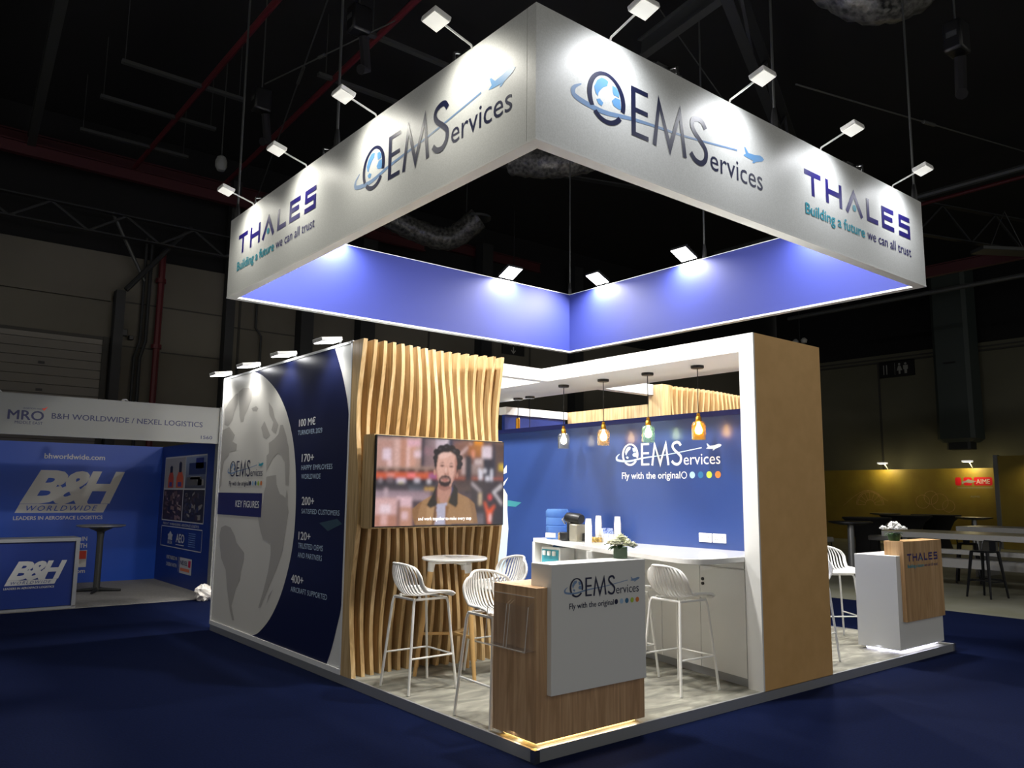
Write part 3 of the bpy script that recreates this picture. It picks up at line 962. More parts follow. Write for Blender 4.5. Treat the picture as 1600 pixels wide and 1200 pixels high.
# ================================================================== OCHRE STAND AND BAR AT THE RIGHT
def ochre_stand():
    t = thing('stand_wall', 'ochre stand wall with a small red logo in front of the right hall wall', 'exhibition wall', (27.2, 8, 0))
    w = MB().box((27.2, 6.6, 0), (27.35, 15, 2.70), 'gold_wall').build('panel', t, world=True)
    MB().box((26.0, -4, 0), (26.1, 6.55, 3.05), 'gold_wall').build('front_panel', t, world=True)
    MB().box((25.95, 6.55, 0), (26.15, 6.68, 3.08), 'grey_metal').build('corner_post', t, world=True)
    S = Sheet((27.2, -.31, 0), -Y, Z)
    mb = MB()
    for a, b in ((-8.72, -8.52), (-8.44, -8.16), (-8.10, -7.5)):
        n = 8
        S.poly(mb, [(a+.04, 2.09), (b-.04, 2.09), (b, 2.13), (b, 2.34), (b-.04, 2.38), (a+.04, 2.38), (a, 2.34), (a, 2.13)], 'red_logo')
    S.poly(mb, [(-8.5, 2.14), (-8.36, 2.20), (-8.2, 2.17), (-8.0, 2.24), (-8.2, 2.28), (-8.28, 2.32), (-8.34, 2.27), (-8.5, 2.22)], 'sign_white', .004)
    S.text(mb, 'AIME', -8.02, 2.15, .16, 'fascia', w=.44, bold=.01, d=.004)
    S.rect(mb, -8.66, 2.0, -7.5, 2.02, 'sign_white')
    S.text(mb, 'AIME', -8.25, 1.67, .06, 'sign_white', w=.32)
    # faint line drawing of a wheel and of clouds printed on the wall
    for r in (.55, .5, .2):
        S.arc(mb, -11.9, 1.35, r, r, r-.015, r-.015, 0, 180, 'oak2')
    for i in range(9):
        a = PI*i/8
        S.stroke(mb, [(-11.9+.2*cos(a), 1.35+.2*sin(a)), (-11.9+.5*cos(a), 1.35+.5*sin(a))], .012, 'oak2')
    for cx, cy, r in ((-9.9, 1.5, .25), (-9.6, 1.65, .25), (-9.3, 1.5, .3), (-9.0, 1.35, .22)):
        S.arc(mb, cx, cy, r, r, r-.015, r-.015, 0, 360, 'oak2')
    S.stroke(mb, smooth2([(-13, 1.3), (-12.4, 1.75), (-11.9, 1.9), (-11.2, 1.5)], 6), .012, 'oak2')
    mb.build('wall_print', w, world=True, smooth=False)
    for y in (10.82, 7.80):
        h = MB().tube([(27.2, y, 2.72), (26.9, y, 2.95)], .02, 'fascia').build('lamp_stem', t, world=True)
        MB().box((26.66, y-.14, 2.9), (26.92, y+.14, 2.96), 'led_dim').build('lamp_head', h, world=True)
        lamp('stand_light', 'POINT', t, (-.42, y-8, 2.82), (0.05, y-8, 1.7), P_YELLOW*3.2, (1, .85, .45), .08)
    lamp('stand_light', 'SPOT', t, (-1.75, 5.2-8, 2.95), (-1.15, 5.6-8, 1.2), P_YELLOW*3.0, (1, .85, .5), .08, spot=120)
    MB().box((25.3, 5.0, 3.0), (25.6, 5.3, 3.06), 'led_dim').build('lamp_head', t, world=True)
    MB().tube([(25.6, 5.15, 3.03), (26.0, 5.15, 3.1)], .015, 'fascia').build('lamp_stem', t, world=True)
ochre_stand()

def white_bar():
    t = thing('bar_table', 'long white bar table with foot beam at the right edge behind the second counter', 'table', (12.3, 0, 0))
    x0, x1, y0, y1 = 12.0, 13.3, -3.2, 3.7
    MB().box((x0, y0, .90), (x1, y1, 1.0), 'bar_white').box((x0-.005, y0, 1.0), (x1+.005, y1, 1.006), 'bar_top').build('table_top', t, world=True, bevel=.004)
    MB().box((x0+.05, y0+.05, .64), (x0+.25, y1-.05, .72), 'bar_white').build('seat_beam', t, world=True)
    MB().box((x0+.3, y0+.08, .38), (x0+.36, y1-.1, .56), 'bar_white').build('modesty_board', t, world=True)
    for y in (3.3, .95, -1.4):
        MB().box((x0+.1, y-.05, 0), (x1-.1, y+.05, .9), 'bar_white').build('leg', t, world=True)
white_bar()
def white_bar_far():
    t = thing('bar_table', 'second white bar table, farther one, its top just visible over the first', 'table', (15.5, 0, 0))
    x0, x1, y0, y1 = 15.0, 16.2, -4, 3.55
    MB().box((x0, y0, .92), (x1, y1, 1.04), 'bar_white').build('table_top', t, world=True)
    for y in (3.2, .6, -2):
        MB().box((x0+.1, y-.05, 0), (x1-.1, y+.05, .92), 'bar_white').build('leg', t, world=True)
white_bar_far()

def metal_stool(loc, rz, label):
    t = thing('metal_bar_stool', label, 'bar stool', loc, rz)
    mb = MB()
    mb.prism([(-.16, -.16, .74), (.16, -.16, .74), (.16, .16, .74), (-.16, .16, .74)], (0, 0, .03), 'black_m')
    mb.build('seat', t, bevel=.02)
    for sx in (-1, 1):
        for sy in (-1, 1):
            MB().tube([(sx*.14, sy*.14, .75), (sx*.225, sy*.21, 0)], [.032, .018], 'black_m', 6).build('leg', t)
    for sy in (-1, 1):
        MB().bar((-.19, sy*.18, .27), (.19, sy*.18, .27), .012, .025, 'black_m').build('foot_rail', t)
    for sx in (-1, 1):
        MB().bar((sx*.19, -.18, .29), (sx*.19, .18, .29), .012, .025, 'black_m').build('foot_rail', t)
    MB().tube([(-.15, -.16, .76), (-.2, -.165, .9), (-.215, -.14, .925), (-.215, .14, .925), (-.2, .165, .9), (-.15, .16, .76)], .011, 'black_m', 8).build('back_rail', t)
    mb = MB()
    mb.box((-.215, -.055, .76), (-.205, .055, .925), 'black_m')
    mb.build('back_splat', t)
    return t
ms = metal_stool((11.45, 1.68, -.004), 2.9, 'black metal bar stool with low back at the near white bar table')
copy_tree(ms, (13.75, 2.85, -.004), 0.3, 'black metal bar stool mostly hidden behind the white bar table, left one')
copy_tree(ms, (13.85, 1.2, -.004), 0.2, 'black metal bar stool mostly hidden behind the white bar table, right one')

def draped_table(loc, r, label):
    t = thing('draped_table', label, 'table', loc)
    x, y, z = loc
    MB().lathe([(r, 1.06), (r, 1.1), (.01, 1.105)], loc, 'black_cloth', 24).build('table_top', t, world=True)
    mb = MB()
    pr = [(.62*r, 0), (.5*r, .3), (.5*r, .55), (.72*r, .9), (r*.98, 1.06)]
    mb.lathe(pr, loc, 'black_cloth', 24, False, False)
    mb.build('stretch_cover', t, world=True)
draped_table((17.9, 7.0, 0), .62, 'black cloth-covered round high table, left one near the white cushions')
draped_table((21.8, 7.75, 0), .74, 'black cloth-covered round high table, middle one before the ochre wall')
draped_table((23.9, 7.75, 0), .74, 'black cloth-covered round high table, right one before the ochre wall')
def post_table(loc, r, label, k='black'):
    t = thing('pedestal_table', label, 'table', loc)
    MB().lathe([(r*.5, -.05), (r, 0), (r, .03), (.01, .035)], (loc[0], loc[1], 1.05), k, 24).build('table_top', t, world=True)
    MB().lathe([(.09, 0), (.07, 1.02)], loc, 'grey_metal', 14).build('column', t, world=True)
    MB().lathe([(.3, 0), (.3, .015), (.08, .04)], loc, 'grey_metal', 20).build('base', t, world=True)
post_table((14.5, 5.65, 0), .48, 'thin black pedestal table with grey post behind the white stools')
post_table((25.3, 10.1, 0), .5, 'small far black pedestal table below the left wall lamp')
post_table((22.6, 6.1, 0), .5, 'black pedestal table right of the draped tables')
for i, (p, l) in enumerate((((15.8, 5.55, 0), 'white padded pouf beside the black pedestal post, upper one'), ((13.6, 5.95, 0), 'low white padded pouf near the bronze pillar edge'))):
    t = thing('padded_stool', l, 'stool', p)
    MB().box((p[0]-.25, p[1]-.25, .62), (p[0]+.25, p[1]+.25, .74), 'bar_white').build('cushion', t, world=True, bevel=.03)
    for sx in (-1, 1):
        for sy in (-1, 1):
            MB().tube([(p[0]+.2*sx, p[1]+.2*sy, .62), (p[0]+.22*sx, p[1]+.22*sy, 0)], .015, 'black_m', 6).build('leg', t, world=True)

# ================================================================== THE MAIN BOOTH
DZ = .074
LY = 5.9
def platform():
    t = thing('booth_platform', 'low raised grey-carpeted platform with metal edge under the booth', 'platform', (3, 3, 0))
    MB().box((.02, .02, 0), (5.98, LY-.02, DZ), 'deck').build('deck', t, world=True)
    mb = MB()
    for a, b in (((0, 0, 0), (6, .018, DZ+.004)), ((0, LY-.018, 0), (6, LY, DZ+.004)), ((0, .018, 0), (.018, LY-.018, DZ+.004)), ((5.982, .018, 0), (6, LY-.018, DZ+.004))):
        mb.box(a, b, 'deck_trim')
    mb.build('edge_trim', t, world=True)
    for x, y in ((0, 0), (6, 0)):
        MB().box((x-.012 if x == 0 else x-.03, y-.012, 0), (x+.03 if x == 0 else x+.012, y+.03, DZ+.006), 'chrome').build('corner_bracket', t, world=True)
platform()

def display_wall():
    t = thing('graphic_wall', 'tall white outer wall with printed globe and key figures on a navy field', 'display wall', (.03, 4.2, DZ))
    pn = MB().box((.004, 2.57, DZ), (.09, LY, 3.0), 'white_m').build('panel', t, world=True)
    mb = MB()
    mb.box((-.006, LY-.02, DZ), (.1, LY+.008, 3.005), 'white')
    mb.box((-.006, 2.565, DZ), (.004, 2.59, 3.005), 'white')
    mb.box((-.006, 2.57, 2.985), (.1, LY, 3.008), 'white')
    mb.box((-.01, 2.57, DZ), (.004, LY, DZ+.045), 'white')
    mb.build('edge_frame', t, world=True)
    S = Sheet((.004, 0, 0), -Y, Z)
    f = lambda pts: [(-a, b) for a, b in pts]
    arc = [(4.94, 2.984), (4.883, 2.971), (4.689, 2.915), (4.421, 2.792), (4.198, 2.65), (3.985, 2.452), (3.832, 2.231), (3.734, 2.007), (3.674, 1.75), (3.650, 1.466), (3.665, 1.185), (3.748, .9), (3.915, .598), (4.153, .345), (4.437, .168), (4.62, .119)]
    arc2 = [(2.935, 2.984), (2.832, 2.83), (2.741, 2.672), (2.65, 2.476), (2.60, 2.30), (2.592, 2.1), (2.592, 1.0), (2.603, .67), (2.683, .436), (2.765, .249), (2.845, .119)]
    A, B2 = smooth2(f(arc), 4), smooth2(f(arc2), 4)
    mb = MB()
    S.poly(mb, A+B2[::-1], 'navy', .0015)
    mb.build('navy_field', pn, world=True, smooth=False)
    mb = MB()
    LYm = LY-.02
    S.poly(mb, [(-LYm, 2.984)]+A+[(-LYm, .119)], 'globe_print', .0015)
    gl = mb.build('globe_print', pn, world=True, smooth=False)
    mb = MB()
    lands = [
     [(5.393, 2.798), (5.254, 2.828), (5.073, 2.813), (4.968, 2.759), (4.984, 2.657), (5.075, 2.561), (5.163, 2.494), (5.193, 2.429), (5.274, 2.427), (5.326, 2.505), (5.351, 2.613), (5.391, 2.707)],
     [(4.959, 2.567), (4.828, 2.583), (4.756, 2.552), (4.8, 2.519), (4.915, 2.532)],
     [(5.835, 2.619), (5.695, 2.702), (5.494, 2.777), (5.403, 2.784), (5.411, 2.648), (5.502, 2.563), (5.551, 2.475), (5.69, 2.406), (5.816, 2.429)],
     [(5.86, 2.369), (5.645, 2.396), (5.436, 2.286), (5.508, 2.213), (5.357, 2.177), (5.366, 2.102), (5.595, 2.095), (5.609, 2.05), (5.751, 1.993), (5.80, 1.841), (5.80, 1.703), (5.87, 1.65), (5.875, 2.152)],
     [(4.645, 2.331), (4.563, 2.396), (4.462, 2.306), (4.383, 2.233), (4.483, 2.196), (4.576, 2.228)],
     [(4.477, 2.601), (4.351, 2.521), (4.286, 2.42), (4.173, 2.331), (4.229, 2.239), (4.355, 2.286), (4.314, 2.366), (4.429, 2.457)],
     [(4.407, 2.151), (4.273, 2.186), (4.162, 2.235), (4.123, 2.328), (4.057, 2.324), (3.962, 2.212), (3.882, 2.077), (3.839, 1.893), (3.838, 1.699), (3.917, 1.7), (3.961, 1.935), (4.05, 2.003), (4.153, 2.033), (4.281, 1.983), (4.374, 1.904), (4.436, 1.85), (4.452, 2.015), (4.392, 2.041)],
     [(4.426, 1.791), (4.174, 1.806), (4.147, 1.707), (4.049, 1.609), (3.962, 1.593), (3.904, 1.57), (3.88, 1.66), (3.85, 1.60), (3.842, 1.50), (3.812, 1.431), (3.87, 1.226), (3.911, 1.038), (4.038, .859), (4.229, .638), (4.405, .429), (4.464, .419), (4.358, .591), (4.252, .808), (4.208, .985), (4.222, 1.097), (4.432, 1.13), (4.514, 1.216), (4.606, 1.357), (4.48, 1.52), (4.466, 1.63), (4.429, 1.695)],
     [(4.098, .65), (4.245, .49), (4.211, .571)],
     [(5.718, 1.205), (5.579, 1.234), (5.408, 1.217), (5.257, 1.127), (5.192, 1.054), (4.943, .956), (4.941, .882), (5.013, .747), (5.024, .653), (5.138, .55), (5.199, .432), (5.239, .353), (5.126, .209), (5.188, .201), (5.286, .31), (5.404, .525), (5.482, .728), (5.656, .852), (5.72, .986), (5.758, 1.104)]]
    for pts in lands:
        S.poly(mb, f(pts), 'land', .003)
    mb.build('continents', gl, world=True, smooth=False)
    mb = MB()
    S.rect(mb, -LYm, 1.357, -4.515, 1.614, 'band', .0045)
    S.text(mb, 'KEY FIGURES', -5.283, 1.455, .072, 'white_ink', w=.70, bold=.016, d=.006)
    mb.build('title_band', pn, world=True, smooth=False)
    mb = MB()
    S.poly(mb, f([(3.107, 1.346), (2.747, 1.396), (2.645, 1.354), (2.924, 1.279)]), 'chip_print', .003)
    mb.build('microchip_print', pn, world=True, smooth=False)
    mb = MB()
    for b, y, z, h, w in (('100 M€', 3.658, 2.283, .070, .372), ('170+', 3.556, 1.928, .074, .271), ('200+', 3.51, 1.508, .076, .27), ('120+', 3.548, 1.174, .074, .264), ('400+', 3.671, .754, .076, .273)):
        S.text(mb, b, -y, z, h, 'white_ink', w=w, bold=.018, d=.003)
    mb.build('figures', pn, world=True, smooth=False)
    mb = MB()
    for b, y, z, h, w in (('TURNOVER 2023', 3.676, 2.197, .046, .545), ('HAPPY EMPLOYEES', 3.556, 1.847, .047, .671), ('WORLDWIDE', 3.549, 1.759, .047, .425), ('SATISFIED CUSTOMERS', 3.509, 1.425, .046, .802),
                          ('TRUSTED OEMS', 3.551, 1.092, .050, .54), ('AND PARTNERS', 3.548, 1.003, .048, .528), ('AIRCRAFT SUPPORTED', 3.673, .667, .048, .788)):
        S.text(mb, b, -y, z, h, 'pale_ink', w=w, d=.003)
    mb.build('captions', pn, world=True, smooth=False)
    globe_logo(S, pn, -5.596, 1.800, .435, 'navy_ink', 'steel_ink', 'steel_ink', 'teal_ink', 'navy_ink', 'navy_ink', ['dot_dark', 'dot_pale', 'dot_steel', 'dot_green', 'dot_orange'], d=.005, sx=.446)
display_wall()

def flood(name, label, loc, rz, build, group=None):
    t = thing(name, label, 'spotlight', loc, rz, group)
    build(t)
    return t

# four stem lamps over the graphic wall: lamp local x points away from the wall (towards the aisle)
def wall_lamp(t):
    MB().tube([(-.06, 0, -.05), (-.05, 0, .04), (.02, 0, .06)], .01, 'steel_l', 8).build('stem', t)
    mb = MB()
    a, b = Vector((-.02, 0, .06)), Vector((.19, 0, .03))
    mb.obox((a+b)/2, (b-a)/2, (0, .10, 0), Vector((.02, 0, .1)).normalized()*.018, 'white_pl')
    h = mb.build('housing', t, bevel=.006)
    mb = MB()
    mb.obox((a+b)/2-Vector((.003, 0, .0205)), (b-a)/2*.9, (0, .09, 0), (0, 0, .003), 'led')
    mb.build('led_face', h)
    lamp('wall_light', 'SPOT', t, (.15, 0, .025), (.0, 0, -1.7), P_WALL, NEUTRAL, .06, spot=130, blend=1.0)
wl = None
for i, (y, l) in enumerate(((5.80, 'farthest'), (4.90, 'second farthest'), (3.93, 'second nearest'), (2.92, 'nearest'))):
    lab = l+' of four white stem lamps on top of the graphic wall'
    if wl is None:
        wl = flood('wall_spotlight', lab, (0, y, 3.005), PI, wall_lamp, 'stem lamps on the graphic wall')
    else:
        copy_tree(wl, (0, y, 3.005), PI, lab)

# ------------------------------------------------------------------ slatted oak wall and television
def slat_y(x, z):
    return 2.402-.025*min(x, 1.5)+.047*cos(2*PI*(z-2.35)/1.65+2*PI*x/1.5)
def slat_profile(x, y1, fy, zt=3.0, n=30):
    pts = [(x, y1, DZ)]
    for i in range(n+1):
        z = DZ+(zt-DZ)*i/n
        pts.append((x, fy(x, z), z))
    pts.append((x, y1, zt))
    return pts
def slat_wall():
    t = thing('slat_wall', 'pale oak wall of wavy vertical slats behind the television', 'slatted wall', (.8, 2.5, DZ))
    MB().box((.04, 2.555, DZ), (1.56, 2.60, 2.99), 'slat').build('back_board', t, world=True)
    for i in range(17):
        x = .005+.0955*i
        mb = MB()
        mb.prism(slat_profile(x, 2.555, slat_y), (.034, 0, 0), 'slat') if i else mb.prism(slat_profile(-.003, 2.566, slat_y), (.042, 0, 0), 'slat')
        mb.build('slat', t, world=True, smooth=False)
slat_wall()

def raster(L, i0, i1, S, W, H, name, parent, nback):
    """The video picture as a fine grid of coloured points: the warehouse out of focus, the man nearly sharp."""
    import numpy as np
    nx, ny = 264, 150
    gx, gy = np.meshgrid((np.arange(nx)+.5)/nx*W, (np.arange(ny)+.5)/ny*H)
    img = np.zeros((ny, nx, 3))
    def blur(a, s):
        r = int(3*s)+1
        k = np.exp(-.5*(np.arange(-r, r+1)/s)**2)
        k /= k.sum()
        for ax in (0, 1):
            p = np.pad(a, [(r, r) if i == ax else (0, 0) for i in range(a.ndim)], 'edge')
            a = sum(k[j]*np.take(p, np.arange(j, j+a.shape[ax]), ax) for j in range(2*r+1))
        return a
    def inside(pts):
        m = np.zeros(gx.shape, bool)
        n = len(pts)
        for i in range(n):
            (x0, y0), (x1, y1) = pts[i], pts[(i+1) % n]
            if y0 == y1:
                continue
            m ^= ((y0 > gy) != (y1 > gy)) & (gx < (x1-x0)*(gy-y0)/(y1-y0)+x0)
        return m
    person = np.zeros((ny, nx))
    back = None
    for i, (pts, col) in enumerate(L):
        if i == nback:
            back = blur(img, 2.6)
            img = back.copy()
        m = inside(pts)
        if isinstance(col, list):
            xs, ys = [p[0] for p in pts], [p[1] for p in pts]
            u = np.clip((gx-min(xs))/(max(xs)-min(xs)), 0, 1)[..., None]
            v = np.clip((gy-min(ys))/(max(ys)-min(ys)), 0, 1)[..., None]
            c4 = [np.array(lin(k)[:3]) for k in col]
            cc = (c4[0]*(1-u)+c4[1]*u)*(1-v)+(c4[3]*(1-u)+c4[2]*u)*v
            img[m] = cc[m]
        else:
            img[m] = np.array(lin(col)[:3])
        if i >= nback:
            person[m] = 1
    soft = blur(img, 1.25)
    a = blur(person, .8)[..., None]
    img = soft*a+back*(1-a)
    rs = np.random.RandomState(3)
    img *= 1+.10*blur(rs.randn(ny, nx), 1.2)[..., None]
    vs = [S.p(i/(nx-1)*W, j/(ny-1)*H, .0004) for j in range(ny) for i in range(nx)]
    off = parent.location
    me = bpy.data.meshes.new(name)
    me.from_pydata([tuple(v-off) for v in vs], [], [(j*nx+i, j*nx+i+1, (j+1)*nx+i+1, (j+1)*nx+i) for j in range(ny-1) for i in range(nx-1)])
    at = me.color_attributes.new('picture', 'FLOAT_COLOR', 'POINT')
    at.data.foreach_set('color', np.concatenate([np.clip(img, 0, 1).reshape(-1, 3), np.ones((nx*ny, 1))], 1).astype(np.float32).ravel())
    me.materials.append(vcol_emit('screen_glow', 1.0))
    me.update()
    o = bpy.data.objects.new(name, me)
    COL.objects.link(o)
    o.parent = parent
    return o

def television():
    t = thing('television', 'large wall television playing a video of a bearded man in a warehouse', 'television', (.72, 2.2, 1.33))
    x0, x1, z0, z1 = .022, 1.415, 1.342, 2.128
    MB().box((x0-.005, 2.152, z0-.012), (x1+.004, 2.34, z1+.008), 'slat').build('oak_box', t, world=True)
    MB().box((x0, 2.118, z0), (x1, 2.152, z1), 'black').build('housing', t, world=True, bevel=.004)
    S = Sheet((x0+.008, 2.1175, z0+.009), X, Z)
    W, H = x1-x0-.016, z1-z0-.018
    q = lambda px, py: ((px-62)/(1438)*W, (1-(py-75-(px-62)*.05)/(1060-(px-62)*.083))*H)
    L = []
    nback = [0]
    def pg(pts, c):
        L.append(([q(*p) for p in pts], c))
    def rc(a, b, c, d, col):
        pg([(a, d), (c, d), (c, b), (a, b)], col)
    def el(cx, cy, rx, ry, col, n=24, a0=0, a1=360):
        pg([(cx+rx*cos(math.radians(a0+(a1-a0)*i/n)), cy+ry*sin(math.radians(a0+(a1-a0)*i/n))) for i in range(n)], col)
    # warehouse behind, out of focus
    rc(40, 60, 1520, 1160, ['4c4048', '54454a', '5a4a4e', '463c46'])
    rc(60, 100, 530, 460, ['b08a7c', 'a88478', 'c8a498', 'b4948c'])
    for a, b, c, d, k in ((70, 130, 230, 440, 'b48a80'), (120, 230, 210, 360, 'dcc4d0'), (240, 120, 300, 450, 'd0a8a0'), (300, 110, 380, 450, 'b88470'), (370, 115, 400, 450, 'e4bcb8'), (400, 130, 470, 440, 'c89684'), (450, 250, 525, 330, 'e0c0c8'), (380, 120, 520, 200, 'd8a8b4'), (170, 360, 220, 450, 'dcb8b8')):
        rc(a, b, c, d, k)
    rc(525, 90, 560, 440, '1e2436')
    rc(560, 110, 690, 440, ['7c6468', '8c7070', '9a8488', '6a5a60'])
    rc(560, 210, 660, 300, '907078')
    rc(690, 115, 830, 230, ['c8b0b8', 'b0a0ac', 'd8c8d0', 'c4b4c0'])
    rc(830, 120, 880, 300, '3a3c50')
    rc(880, 130, 1100, 420, ['846058', '8c5c44', '9a6a4c', '6c5660'])
    rc(60, 440, 700, 500, ['94746a', '8a6c64', 'b09080', 'a4887c'])
    for x in (70, 180, 290, 390, 500, 600):
        rc(x, 465, x+75, 500, '3c2c2c')
    rc(60, 505, 1500, 575, ['c4583c', 'c8603c', 'd0643c', 'cc5c3c'])
    for a, k in ((170, 'e08a7c'), (385, 'ee7c7c'), (620, '9a5c8c')):
        rc(a, 515, a+85, 568, k)
    rc(60, 575, 700, 640, ['3a343c', '403a44', '24242c', '2a2a34'])
    for a, b, w, k in ((90, 570, 40, '8c8088'), (170, 560, 70, '6a5c64'), (275, 570, 90, 'cfc0d8'), (290, 610, 60, 'dcd0a8'), (460, 570, 60, 'c0b8c4'), (600, 580, 40, 'd0c8d0')):
        rc(a, b, a+w, b+70, k)
    rc(60, 630, 700, 760, ['5c5058', '584c54', '3c3840', '2e2c34'])
    rc(400, 620, 560, 720, ['6a6a74', '5a5a64', '2c2e38', '24262e'])
    for x in (590, 630, 665):
        el(x, 695, 16, 16, 'e0b050')
    rc(60, 720, 640, 830, ['a48c98', 'a89096', '8c7680', '94808a'])
    rc(45, 800, 440, 1140, ['b08478', 'a87c70', 'c8a09c', 'c49c98'])
    for a, b, c, d, k in ((60, 820, 280, 990, 'd0a8a8'), (110, 880, 220, 980, 'e4ccd4'), (60, 1000, 300, 1130, 'b07c6c'), (120, 1000, 190, 1120, 'd4a8a4'), (280, 790, 440, 900, 'd8b4bc'), (320, 910, 450, 1130, 'b88874'), (335, 960, 400, 1050, 'dcb8bc'), (285, 820, 318, 1130, '7c5c58'), (150, 690, 190, 800, 'b8a0a8')):
        rc(a, b, c, d, k)
    # right half: forklift mast, racking, straps
    rc(900, 160, 1500, 560, ['7a544c', '5c4648', '6c4c44', '845c50'])
    pg([(940, 300), (1090, 150), (1110, 165), (950, 330)], 'd0b0ac')
    rc(1130, 130, 1240, 190, 'e08c20')
    rc(1060, 170, 1230, 320, ['8c5438', '9c6030', 'b8742c', 'a06038'])
    rc(1100, 240, 1140, 330, 'd88c70')
    rc(990, 330, 1050, 520, 'b89c98')
    rc(1030, 300, 1110, 740, ['2e2c34', '35323a', '302e38', '2a2a34'])
    rc(1110, 400, 1250, 520, ['8a7470', '806c6c', '947c78', '9c8480'])
    rc(1140, 340, 1240, 400, 'c0acac')
    rc(1345, 150, 1395, 560, '2c3044')
    rc(1395, 170, 1500, 540, ['5c4844', '6a5048', '3c3238', '443a40'])
    rc(1440, 390, 1500, 470, ['c8a83c', 'd8b83c', 'b89c40', 'c0a03c'])
    rc(1250, 320, 1370, 760, ['23283a', '262c40', '1e2232', '222638'])
    rc(1225, 190, 1345, 330, ['d8c8d4', 'dcccd8', 'd0c0cc', 'ccc0cc'])
    for a, b, c, d in ((1195, 470, 1240, 660), (1275, 540, 1325, 680), (1335, 460, 1365, 650), (1190, 450, 1210, 500), (1250, 455, 1290, 500)):
        rc(a, b, c, d, 'd8d4e0')
    rc(920, 575, 1250, 720, ['5e4c48', '54443f', '3c3034', '463838'])
    rc(1100, 590, 1500, 1100, ['3a3438', '302c32', '383038', '443a3c'])
    pg([(1110, 600), (1240, 720), (1200, 720), (1110, 640)], 'b0a4a8')
    pg([(1480, 620), (1360, 720), (1490, 880), (1490, 840), (1400, 730), (1490, 660)], 'c8c0c4')
    rc(1195, 730, 1235, 870, 'c0a88c')
    pg([(1255, 830), (1285, 840), (1320, 930), (1385, 870), (1405, 880), (1365, 950), (1350, 1085), (1310, 1085), (1295, 960)], 'dc5428')
    el(1335, 780, 26, 34, 'd84848')
    rc(1325, 970, 1355, 1060, 'e8c0c0')
    rc(1100, 960, 1260, 1090, ['6c6468', '746a70', '5c5660', '4c4650'])
    nback[0] = len(L)
    # the man: jacket, shirt, neck, head
    pg([(440, 930), (520, 850), (640, 770), (720, 720), (900, 700), (960, 735), (1080, 790), (1150, 850), (1175, 960), (1195, 1085), (480, 1115), (450, 1020)], 'a07a56')
    pg([(440, 930), (520, 850), (560, 830), (520, 930), (490, 1110), (470, 1110)], '8c6646')
    pg([(1080, 790), (1150, 850), (1175, 960), (1195, 1085), (1140, 1090), (1110, 960)], '8e6a4a')
    pg([(600, 900), (700, 880), (700, 1000), (640, 1110), (600, 1110)], 'b08a64')
    pg([(700, 870), (830, 850), (810, 960), (820, 1100), (690, 1105), (720, 1000)], 'b4b0c4')
    pg([(690, 880), (715, 900), (705, 1000), (680, 1105), (665, 1105)], '70503c')
    pg([(810, 880), (850, 890), (830, 1000), (825, 1100), (808, 1100)], '8c6440')
    pg([(700, 660), (720, 640), (715, 880), (640, 915), (600, 880), (650, 780)], '35302c')
    pg([(900, 630), (950, 690), (950, 860), (930, 905), (840, 850), (870, 760)], '35302c')
    pg([(835, 800), (870, 760), (895, 690), (880, 660), (850, 720)], '4c4c70')
    pg([(700, 690), (715, 690), (715, 840), (700, 830)], '5c3c40')
    pg([(720, 620), (880, 600), (870, 740), (820, 850), (750, 850), (715, 760)], 'b88878')
    pg([(720, 640), (870, 620), (860, 690), (790, 720), (730, 690)], '9c6c60')
    el(680, 500, 16, 40, 'c08c7c')
    el(937, 530, 16, 40, 'b07c6c')
    pg([(672, 420), (665, 330), (690, 240), (740, 205), (830, 190), (910, 220), (960, 270), (990, 350), (985, 450), (945, 470), (930, 520), (700, 520), (690, 470)], '262226')
    for x, y, r in ((700, 260, 42), (750, 220, 46), (810, 205, 44), (870, 222, 46), (925, 265, 48), (962, 330, 42), (970, 400, 36), (690, 330, 36), (960, 440, 30)):
        el(x, y, r, r, '2a2529')
    for x, y, r in ((735, 225, 14), (800, 205, 12), (900, 245, 14), (950, 320, 12)):
        el(x, y, r, r*.6, '4a444a')
    pg([(708, 380), (718, 300), (760, 268), (860, 262), (915, 300), (932, 380), (928, 500), (905, 590), (860, 655), (790, 668), (735, 640), (705, 560), (698, 470)], 'd4a596')
    pg([(720, 300), (760, 268), (860, 262), (880, 290), (800, 330), (735, 350)], 'e0b8ac')
    pg([(705, 560), (698, 470), (712, 470), (730, 560), (745, 640)], 'b98a7c')
    pg([(905, 300), (932, 380), (928, 500), (905, 590), (880, 620), (905, 480)], 'b07e70')
    pg([(730, 395), (770, 378), (795, 392), (765, 390)], '5c4440')
    pg([(838, 398), (870, 388), (905, 405), (870, 400)], '5c4440')
    el(763, 422, 27, 13, '8c6058')
    el(868, 430, 27, 13, '8c6058')
    el(765, 423, 11, 10, '2c2022')
    el(868, 431, 11, 10, '2c2022')
    pg([(800, 420), (822, 420), (845, 515), (828, 530), (795, 528), (782, 512)], 'c89686')
    el(800, 518, 9, 6, '845248')
    el(832, 520, 9, 6, '845248')
    el(808, 470, 9, 34, 'e4bcb0')
    pg([(730, 575), (760, 540), (800, 532), (845, 540), (866, 575), (868, 620), (845, 655), (800, 668), (755, 655), (728, 620)], '33272a')
    pg([(748, 575), (770, 558), (830, 560), (852, 580), (848, 600), (800, 612), (752, 600)], 'bc8c80')
    pg([(756, 572), (800, 560), (846, 576), (846, 584), (800, 570), (756, 580)], '33272a')
    pg([(762, 584), (800, 576), (838, 584), (800, 604)], 'a8645c')
    pg([(762, 584), (838, 584), (838, 587), (762, 587)], '5c3434')
    scr = raster(L, 0, len(L), S, W, H, 'screen_picture', t, nback[0])
    scr['label'] = 'lit screen showing a bearded man in a tan jacket'
    mb = MB()
    K['subtitle'] = mat('white_subtitle', 'ffffff', .5, emit=1.0)
